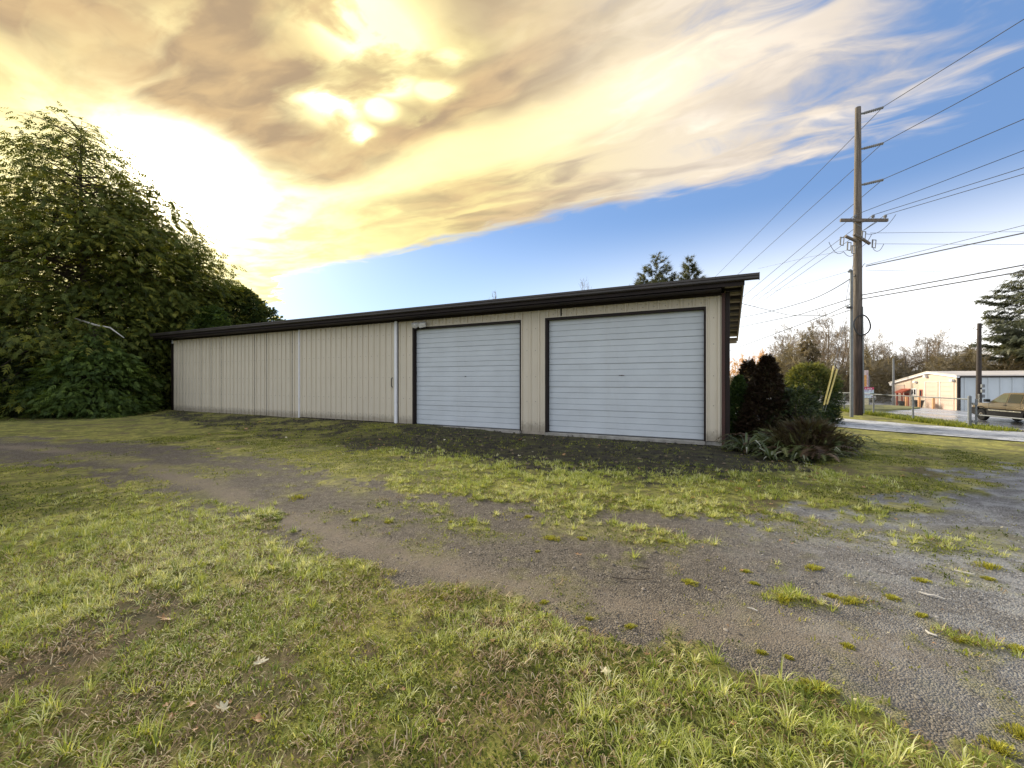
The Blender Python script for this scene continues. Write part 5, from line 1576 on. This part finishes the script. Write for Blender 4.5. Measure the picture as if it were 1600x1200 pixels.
# ------------------------------------------------------------------ pickup on the road
def truck():
    e = Vector((.27, .963, 0)).normalized()
    fr = P(1516, 640, 27.6)                       # front left bumper corner, on plan
    lft = Vector((-e.y, e.x, 0))
    cx_, cy_ = fr.x - lft.x * .95, fr.y - lft.y * .95
    ox, oy = cx_ - e.x * 2.6, cy_ - e.y * 2.6
    tr = empty('pickup_truck', (ox, oy, float(gz(ox, oy)) + .012), math.atan2(e.y, e.x), 'gold and black two tone pickup driving on the road beyond the gate', 'pickup truck')
    GOLD = simple_mat('gold_metallic_paint', (.38, .28, .15), .32, .25, .1, 2, spec=.6)
    DARK = simple_mat('dark_lower_paint', (.016, .012, .010), .55, 0, .2, 2, spec=.3)
    TYRE = simple_mat('tyre_rubber', (.018, .018, .018), .85)
    RIM = simple_mat('alloy_rim', (.55, .48, .40), .35, .6)
    CHR = simple_mat('chrome_trim', (.80, .72, .55), .25, .5)
    GLS = simple_mat('tinted_glass', (.30, .29, .15), .10, 0, .2, 1, spec=.9)
    GLD = simple_mat('dark_tinted_glass', (.03, .028, .025), .10, 0, .2, 1, spec=.9)
    WX = (1.72, -1.72); AR = .46; HW = .96
    def arch(xc, z0):
        return [(xc + AR * math.cos(a), .40 + AR * math.sin(a)) for a in np.linspace(-.15, math.pi + .15, 12)]
    # lower body with wheel arches (dark) and upper body (gold)
    low = [(2.58, .40), (2.62, .55), (2.62, .76)] + [(-2.62, .76), (-2.62, .45)]
    a_r = [(x, z) for x, z in arch(WX[1], 0)][::-1]; a_f = [(x, z) for x, z in arch(WX[0], 0)][::-1]
    body = [(2.60, .42), (2.63, .60), (2.62, .78), (-2.62, .78), (-2.62, .45)] + a_r + a_f
    MB().prism([(x, min(z, .779) if 0 else z) for x, z in body if z <= .79 or True][:5] + [(x, min(z, .775)) for x, z in a_r] + [(x, min(z, .775)) for x, z in a_f], 'y', -HW, HW).build('lower_body', DARK, tr, bevel=0)
    up = [(2.62, .785), (2.60, .95), (2.50, 1.06), (1.35, 1.14), (1.05, 1.16), (-2.60, 1.16), (-2.62, .785)]
    MB().prism(up, 'y', -HW, HW).build('body', GOLD, tr, smooth=True, bevel=.05)
    # flared arches over the wheels (gold lip)
    for xc in WX:
        for s in (-1, 1):
            MB().tube([(xc + (AR + .02) * math.cos(a), s * (HW + .005), .40 + (AR + .02) * math.sin(a)) for a in np.linspace(.75, math.pi - .75, 8)], .035, 6).build('wheel_arch', DARK, tr, smooth=True)
    # cab: tapered greenhouse
    B = [(1.22, 1.155), (-2.35, 1.155)]; T = [(.40, 1.76), (-.3, 1.80), (-1.5, 1.79), (-2.15, 1.74)]
    prof = [(1.22, 1.155, .90), (.40, 1.755, .70), (-.30, 1.80, .70), (-1.5, 1.79, .70), (-2.15, 1.74, .70), (-2.42, 1.155, .90)]
    vs = [(x, -w, z) for x, z, w in prof] + [(x, w, z) for x, z, w in prof]
    n = len(prof)
    MB().add(vs, [tuple(range(n)), tuple(range(2 * n - 1, n - 1, -1))] + [(i, n + i, n + (i + 1) % n, (i + 1) % n) for i in range(n)]).build('cab', GOLD, tr, smooth=True, bevel=.03)
    # side windows follow the tumblehome of the cab
    def yw(z): return .90 - (z - 1.155) / (1.78 - 1.155) * .20
    def side_pane(poly, s, nm, mat):
        vs = [(x, s * (yw(z) + .012), z) for x, z in poly] + [(x, s * (yw(z) - .02), z) for x, z in poly]; k = len(poly)
        MB().add(vs, [tuple(range(k)), tuple(range(2 * k - 1, k - 1, -1))] + [(i, k + i, k + (i + 1) % k, (i + 1) % k) for i in range(k)]).build(nm, mat, tr)
    for s in (-1, 1):
        side_pane([(1.02, 1.20), (.42, 1.67), (-.05, 1.71), (-.05, 1.20)], s, 'side_window', GLS)
        side_pane([(-.13, 1.20), (-.13, 1.71), (-1.0, 1.71), (-1.0, 1.20)], s, 'side_window', GLD)
        side_pane([(-1.08, 1.20), (-1.08, 1.71), (-2.0, 1.67), (-2.22, 1.20)], s, 'side_window', GLD)
        MB().box(-1.15, 1.15, s * HW - .012 if s < 0 else HW - .01, s * HW + .01 if s < 0 else HW + .018, .665, .735).build('side_moulding', CHR, tr)
        MB().box(-.2, .02, s * (HW + .012) - .012, s * (HW + .012) + .012, 1.03, 1.07).build('door_handle', M_BLACK, tr, bevel=.006)
        MB().box(1.0, 1.22, min(s * .93, s * 1.17), max(s * .93, s * 1.17), 1.19, 1.37).build('mirror', M_BLACK, tr, bevel=.04)
        MB().box(2.38, 2.60, min(s * .70, s * .975), max(s * .70, s * .975), .82, .99).build('headlight', M_TRIMW, tr, bevel=.02)
        for xx in (1.10, -.09, -1.12):
            MB().box(xx - .006, xx + .006, min(s * (HW - .02), s * (HW + .004)), max(s * (HW - .02), s * (HW + .004)), .55, 1.15).build('door_seam', M_BLACK, tr)
    v4 = [(1.16, -.80, 1.215), (1.16, .80, 1.215), (.47, .64, 1.725), (.47, -.64, 1.725)]
    nrm_ = Vector((.6, 0, .8)).normalized() * .015
    MB().add([Vector(v) + nrm_ for v in v4] + [Vector(v) - nrm_ for v in v4], [(0, 1, 2, 3), (7, 6, 5, 4), (0, 4, 5, 1), (1, 5, 6, 2), (2, 6, 7, 3), (3, 7, 4, 0)]).build('windscreen', GLS, tr)
    MB().box(2.58, 2.74, -.95, .95, .42, .62).build('front_bumper', CHR, tr, bevel=.03)
    MB().box(-2.76, -2.6, -.95, .95, .45, .65).build('rear_bumper', CHR, tr, bevel=.03)
    MB().box(2.60, 2.64, -.66, .66, .66, .98).build('grille', M_BLACK, tr, bevel=.01)
    MB().box(-2.64, -2.6, -.90, .90, .80, 1.12).build('tailgate', GOLD, tr, bevel=.01)
    for xc in WX:
        for s in (-1, 1):
            Mx = Matrix.Translation((xc, s * .84, .38)) @ Matrix.Rotation(R(90), 4, 'X')
            w = MB().lathe([(.22, -.12), (.34, -.125), (.375, -.09), (.38, 0), (.375, .09), (.34, .125), (.22, .12)], 22, Mx).build('wheel', TYRE, tr, smooth=True)
            MB().lathe([(.02, -.10), (.10, -.128), (.14, -.10), (.215, -.118), (.225, -.06), (.225, .06), (.215, .118), (.14, .10), (.10, .128), (.02, .10)], 16, Mx).build('rim', RIM, w, smooth=True)
    MB().box(-2.2, 2.2, -.45, .45, .30, .42).tube([(1.72, -.75, .38), (1.72, .75, .38)], .06, 6).tube([(-1.72, -.75, .38), (-1.72, .75, .38)], .07, 6).build('chassis', M_BLACK, tr)


truck()

# ------------------------------------------------------------------ small things on the ground
def gp(px_, py_):
    Y_ = F * CAMZ / (py_ - HZ)
    for _ in range(6):
        x_ = (px_ - CX) / F * Y_
        zz = float(gz(x_, Y_) + relief(np.array([x_]), np.array([Y_]))[0]); Y_ = F * (CAMZ - zz) / (py_ - HZ)
    return ((px_ - CX) / F * Y_, Y_, zz)


def leaf_mesh(mat, seed, lobes=5):
    """a curled lobed leaf with a stalk"""
    g = random.Random(seed); n = 30; pts = []
    ph = g.uniform(0, .5); sq = g.uniform(.6, .95)
    for i in range(n):
        a = 2 * math.pi * i / n
        r = .42 + .58 * abs(math.cos((a + ph * math.sin(a)) * 2.5)) ** 2.2
        r *= (.45 + .55 * math.cos(a * .5) ** 2) * g.uniform(.82, 1.12)
        pts.append((r * math.cos(a), r * math.sin(a) * sq))
    curl = g.uniform(.5, 1.3); tw = g.uniform(-.8, .8)
    def zf(x, y): return curl * (x * x * .5 + y * y * .9) * .6 + tw * x * y * .5 + .05 * math.sin(7 * x + 5 * y)
    vs = [(0, 0, 0)] + [(x * .5, y * .5, zf(x * .5, y * .5)) for x, y in pts] + [(x, y, zf(x, y)) for x, y in pts]
    fs = [(0, 1 + i, 1 + (i + 1) % n) for i in range(n)] + [(1 + i, 1 + n + i, 1 + n + (i + 1) % n, 1 + (i + 1) % n) for i in range(n)]
    b = len(vs); vs += [(-.2, -.015, .01), (-.2, .015, .01), (-1.0, .012, .10), (-1.0, -.012, .10)]; fs += [(b, b + 1, b + 2, b + 3)]
    me = bpy.data.meshes.new('fallen_leaf'); me.from_pydata(vs, [], fs); me.materials.append(mat)
    at = me.attributes.new('tint', 'FLOAT', 'POINT'); at.data.foreach_set('value', [min(1, max(0, g.gauss(.5, .2))) for _ in vs])
    me.polygons.foreach_set('use_smooth', [True] * len(fs)); me.update()
    return me


lt_ = [leaf_mesh(M_LEAF, 300 + i) for i in range(4)]
lp_ = [leaf_mesh(M_LEAFP, 310 + i) for i in range(3)]
ly_ = [leaf_mesh(M_LEAFY, 320 + i) for i in range(2)]


def put_leaf(px_, py_, size_px, me, label, group=None):
    x_, y_, z_ = gp(px_, py_)
    s = size_px / F * y_ * .5
    o = link('fallen_leaf', me, None, (x_, y_, z_ + .012 + s * .1), (rnd.gauss(0, .25), rnd.gauss(0, .25), rnd.uniform(0, 6.28)))
    o.scale = (s, s, s); tag(o, label, 'leaf', group)


put_leaf(944, 1052, 36, lp_[0], 'large pale cream leaf lying in the grass at the near edge of the gravel')
put_leaf(1021, 785, 26, lp_[1], 'pale cream leaf at the grass edge below the right roll up door')
put_leaf(905, 869, 18, lt_[0], 'pinkish brown leaf lying alone on the middle of the gravel track')
put_leaf(258, 970, 36, lt_[1], 'tan leaf beside the bare dark patch in the left foreground')
put_leaf(350, 1112, 34, lp_[2], 'pale tan curled leaf in the foreground grass left of centre')
put_leaf(402, 1128, 42, lt_[2], 'larger orange brown leaf in the foreground grass left of centre')
put_leaf(405, 1040, 36, lp_[1], 'pale straw coloured leaf under a white grass tuft')
put_leaf(302, 1104, 22, lt_[3], 'small reddish brown leaf in the left foreground grass')
put_leaf(1040, 1106, 22, lt_[0], 'dark brown leaf in the grass at the bottom right of centre')
put_leaf(1218, 722, 12, ly_[0], 'bright orange yellow leaf at the foot of the strap leaved plants')
put_leaf(1205, 728, 13, lp_[0], 'pale leaf beside the bright yellow one at the foot of the plants')
put_leaf(1080, 779, 12, ly_[1], 'yellow leaf in the rough grass below the right roll up door')
put_leaf(1336, 1098, 22, lp_[2], 'white leaf scrap on the gravel edge at the bottom right')
put_leaf(833, 686, 13, lp_[0], 'pale yellow leaf on dark soil below the post between the doors')
put_leaf(818, 689, 10, lp_[1], 'pale leaf left of the yellow one below the post between the doors')
put_leaf(760, 685, 11, lt_[1], 'orange brown leaf on dark soil below the left roll up door')
LS = 'small fallen leaf scattered on the dark soil along the front of the shed'
gr_ = random.Random(5)
for i in range(46):
    px_ = gr_.uniform(300, 1120); t = (px_ - 273) / 850
    py_ = 650 + 40 * t + gr_.uniform(4, 50)
    put_leaf(px_, py_, gr_.uniform(5, 10), gr_.choice(lt_ + lp_), LS, 'leaves on the soil before the shed')
for i in range(34):
    px_ = gr_.uniform(1040, 1420); py_ = gr_.uniform(735, 790) - max(0, (px_ - 1200)) * .05
    put_leaf(px_, py_, gr_.uniform(6, 11), gr_.choice(lt_ + ly_[:1]), 'small brown leaf scattered on the grass below the corner plants', 'leaves below the corner plants')
for i in range(26):
    put_leaf(gr_.uniform(20, 1150), gr_.uniform(1000, 1190), gr_.uniform(10, 22), gr_.choice(lt_ + lp_[2:]), 'small dead leaf half sunk in the foreground grass', 'dead leaves in the near grass')
for i in range(22):
    put_leaf(gr_.uniform(900, 1590), gr_.uniform(800, 1040), gr_.uniform(6, 10), gr_.choice(lt_ + lp_), 'small leaf scrap on the gravel', 'leaf scraps on the gravel')


def moss_tuft(px_, py_, w_px, seed, label, group):
    x_, y_, z_ = gp(px_, py_); w = w_px / F * y_ * .36
    g = np.random.default_rng(seed); n = 260
    a = g.uniform(0, 6.28, n); r = g.uniform(0, 1, n) ** .7 * w * (1 + .35 * np.sin(a * 2 + seed) + .25 * np.sin(a * 5 + 2 * seed))
    h = w * .22 * np.clip(1 - (r / (w * 1.6)) ** 2, 0, 1)
    V, Fc, T = blade_arrays(np.cos(a) * r, np.sin(a) * r * .8, h * .4 - .01, .02 + h * g.uniform(.6, 1.2, n), np.full(n, .006), a + g.normal(0, .5, n), g.uniform(.2, 1.3, n), np.clip(g.normal(.45, .25, n), 0, 1))
    o = link('moss_tuft', np_mesh('moss_tuft', V, Fc, M_TUFT, {'tint': T}), None, (x_, y_, z_)); tag(o, label, 'moss tuft', group)


MT = 'small yellow green moss tuft growing on the gravel track'
GM = 'yellow moss tufts on the gravel'
for i, (a, b, w) in enumerate(((607, 816, 20), (705, 816, 12), (736, 818, 12), (1035, 846, 18), (1165, 893, 18), (1178, 912, 16),
                               (1300, 932, 26), (1395, 935, 30), (850, 942, 18), (910, 983, 14), (921, 967, 12), (1190, 1020, 16), (1232, 1028, 14), (1325, 1010, 22), (840, 862, 10), (1440, 962, 20), (1500, 1000, 24))):
    moss_tuft(a, b, w, 400 + i, MT, GM)
for i, (a, b, w, lab) in enumerate(((862, 842, 34, 'broad moss tuft on the gravel above the lone pinkish brown leaf'), (910, 842, 20, 'smaller moss tuft just right of the broad one above the lone pinkish leaf'),
                                    (555, 813, 18, 'moss tuft on the left part of the track, nearest the wide yellow brown one'), (825, 808, 20, 'moss tuft on the gravel straight below the post between the doors'),
                                    (1270, 888, 38, 'large moss tuft between the round tuft and the damp gravel'), (1330, 940, 44, 'wide low moss tuft on the strip of moss in the right gravel'),
                                    (1440, 908, 30, 'moss tuft just above the longer bleached stick'), (1545, 886, 50, 'widest moss tuft at the right edge beside the bleached stick'),
                                    (1545, 905, 22, 'small moss tuft directly below the widest one at the right edge'), (694, 933, 22, 'moss tuft on the grass edge at the centre of the track'),
                                    (985, 980, 22, 'moss tuft near the grass edge below the thin curved stick'), (1590, 1015, 40, 'moss tuft cut by the right edge of the photo'),
                                    (1275, 1075, 60, 'big grassy tuft on the grass edge right of the large cream leaf'), (1560, 1170, 60, 'left of two grassy tufts in the bottom right corner'), (1600, 1150, 60, 'right of two grassy tufts in the bottom right corner'))):
    moss_tuft(a, b, w, 430 + i, lab, GM)
moss_tuft(1078, 911, 32, 450, 'round bright yellow moss tuft alone in the middle of the gravel', 'yellow moss tufts on the gravel')
moss_tuft(466, 778, 42, 451, 'wide flat yellow brown moss tuft on the left part of the track', 'yellow moss tufts on the gravel')
moss_tuft(1226, 936, 40, 452, 'bright moss tuft with greener moss to its right', 'yellow moss tufts on the gravel')
moss_tuft(1270, 700, 8, 453, 'tiny tuft under the juniper', 'yellow moss tufts on the gravel') if 0 else None


def stick(pts, r, mat, label, group=None):
    q = [Vector(gp(*p)) + Vector((0, 0, .012)) for p in pts]; o = q[0]
    tag(MB().tube([p - o + Vector((rnd.gauss(0, .006), rnd.gauss(0, .006), rnd.uniform(0, .01))) for p in [q[0].lerp(q[1], .5 * k) for k in range(2)] + q[1:]], [r * .35, r * .6, r * .5, r * .4, r * .25][:len(q) + 1], 6).build('stick', mat, None, smooth=True, loc=o), label, 'stick', group)


stick([(955, 905), (980, 908), (1005, 908), (1024, 906)], .009, M_BARK, 'thin dark curved stick on the gravel left of the round moss tuft')
stick([(996, 891), (1013, 891)], .010, M_BARK, 'short dark twig above the longer curved stick')
stick([(1166, 951), (1184, 958)], .010, M_LIMB, 'short pale twig on the gravel beside the moss patch')
stick([(1438, 928), (1458, 934), (1478, 940)], .017, M_LIMB, 'longer bleached stick on the damp gravel at right')
stick([(1444, 988), (1464, 998)], .014, M_LIMB, 'pale wood chip on the gravel below the bleached stick')
stick([(1490, 893), (1520, 901)], .016, M_LIMB, 'bleached stick beside the wide moss tuft at right')
stick([(1252, 723), (1268, 727)], .014, M_LIMB, 'white stick at the foot of the juniper')


def soil_litter():
    """clods, bark crumbs and broken leaf on the dark soil"""
    n = 46000
    lo, hi = SOIL_G.min(0) - .5, SOIL_G.max(0) + .5
    x = rng.uniform(lo[0], hi[0], n); y = rng.uniform(lo[1], hi[1], n)
    gv, so, ba = masks(x, y)
    k = (rng.uniform(0, 1, n) < so * (.35 + .65 * fbm(x * 3, y * 3, 81, 3))) & outside_shed(x, y)
    x, y = x[k], y[k]; n = len(x)
    r = .008 + .042 * rng.uniform(0, 1, n) ** 2
    z = gz(x, y) + relief(x, y) + r * .3
    o6 = np.array([(1, 0, 0), (-1, 0, 0), (0, 1, 0), (0, -1, 0), (0, 0, .7), (0, 0, -.5)], float)
    V = o6[None] * (r[:, None, None] * rng.uniform(.5, 1.4, (n, 6, 1)))
    a = rng.uniform(0, 6.28, n); c, s = np.cos(a)[:, None], np.sin(a)[:, None]
    V = np.stack([V[..., 0] * c - V[..., 1] * s, V[..., 0] * s + V[..., 1] * c, V[..., 2]], -1) + np.stack([x, y, z], 1)[:, None]
    fc = np.array([(0, 2, 4), (2, 1, 4), (1, 3, 4), (3, 0, 4)])
    Fc = (np.arange(n)[:, None, None] * 6 + fc[None]).reshape(-1, 3)
    m, t, bs = new_mat('soil_crumbs')
    at = t.new('ShaderNodeAttribute', attribute_name='tint').outputs['Fac']
    t.put(bs.inputs['Base Color'], t.mix(t.ss(at, .5, 1), t.mix(t.ss(at, 0, .6), (.008, .007, .006), (.030, .024, .018)), (.20, .15, .09))); bs.inputs['Roughness'].default_value = .85
    tag(link('soil_litter', np_mesh('soil_litter', V.reshape(-1, 3), Fc, m, {'tint': np.repeat(rng.uniform(0, 1, n) ** 1.7, 6)})), 'dark clods and leaf crumbs on the soil along the shed front', 'soil litter', None, 'stuff')
    # thin weeds coming up through it
    x = rng.uniform(lo[0], hi[0], 22000); y = rng.uniform(lo[1], hi[1], 22000)
    gv, so, ba = masks(x, y)
    s, d = local_sd(x, y)
    k = (so > .15) & outside_shed(x, y) & (rng.uniform(0, 1, 22000) < .9 * sst(fbm(x * 1.3, y * 1.3, 83, 4), .44, .60) * (.25 + .75 * sst(d, .3, 1.6)))
    x, y = x[k], y[k]
    grass_object('weeds', 'thin dark weeds coming up through the soil before the shed', x, y, 7, .03, .10, .008, M_MOSS, .05, (.4, 1.5), np.clip(rng.normal(.42, .25, len(x)), 0, 1), cat='weeds', zadd=relief)


soil_litter()
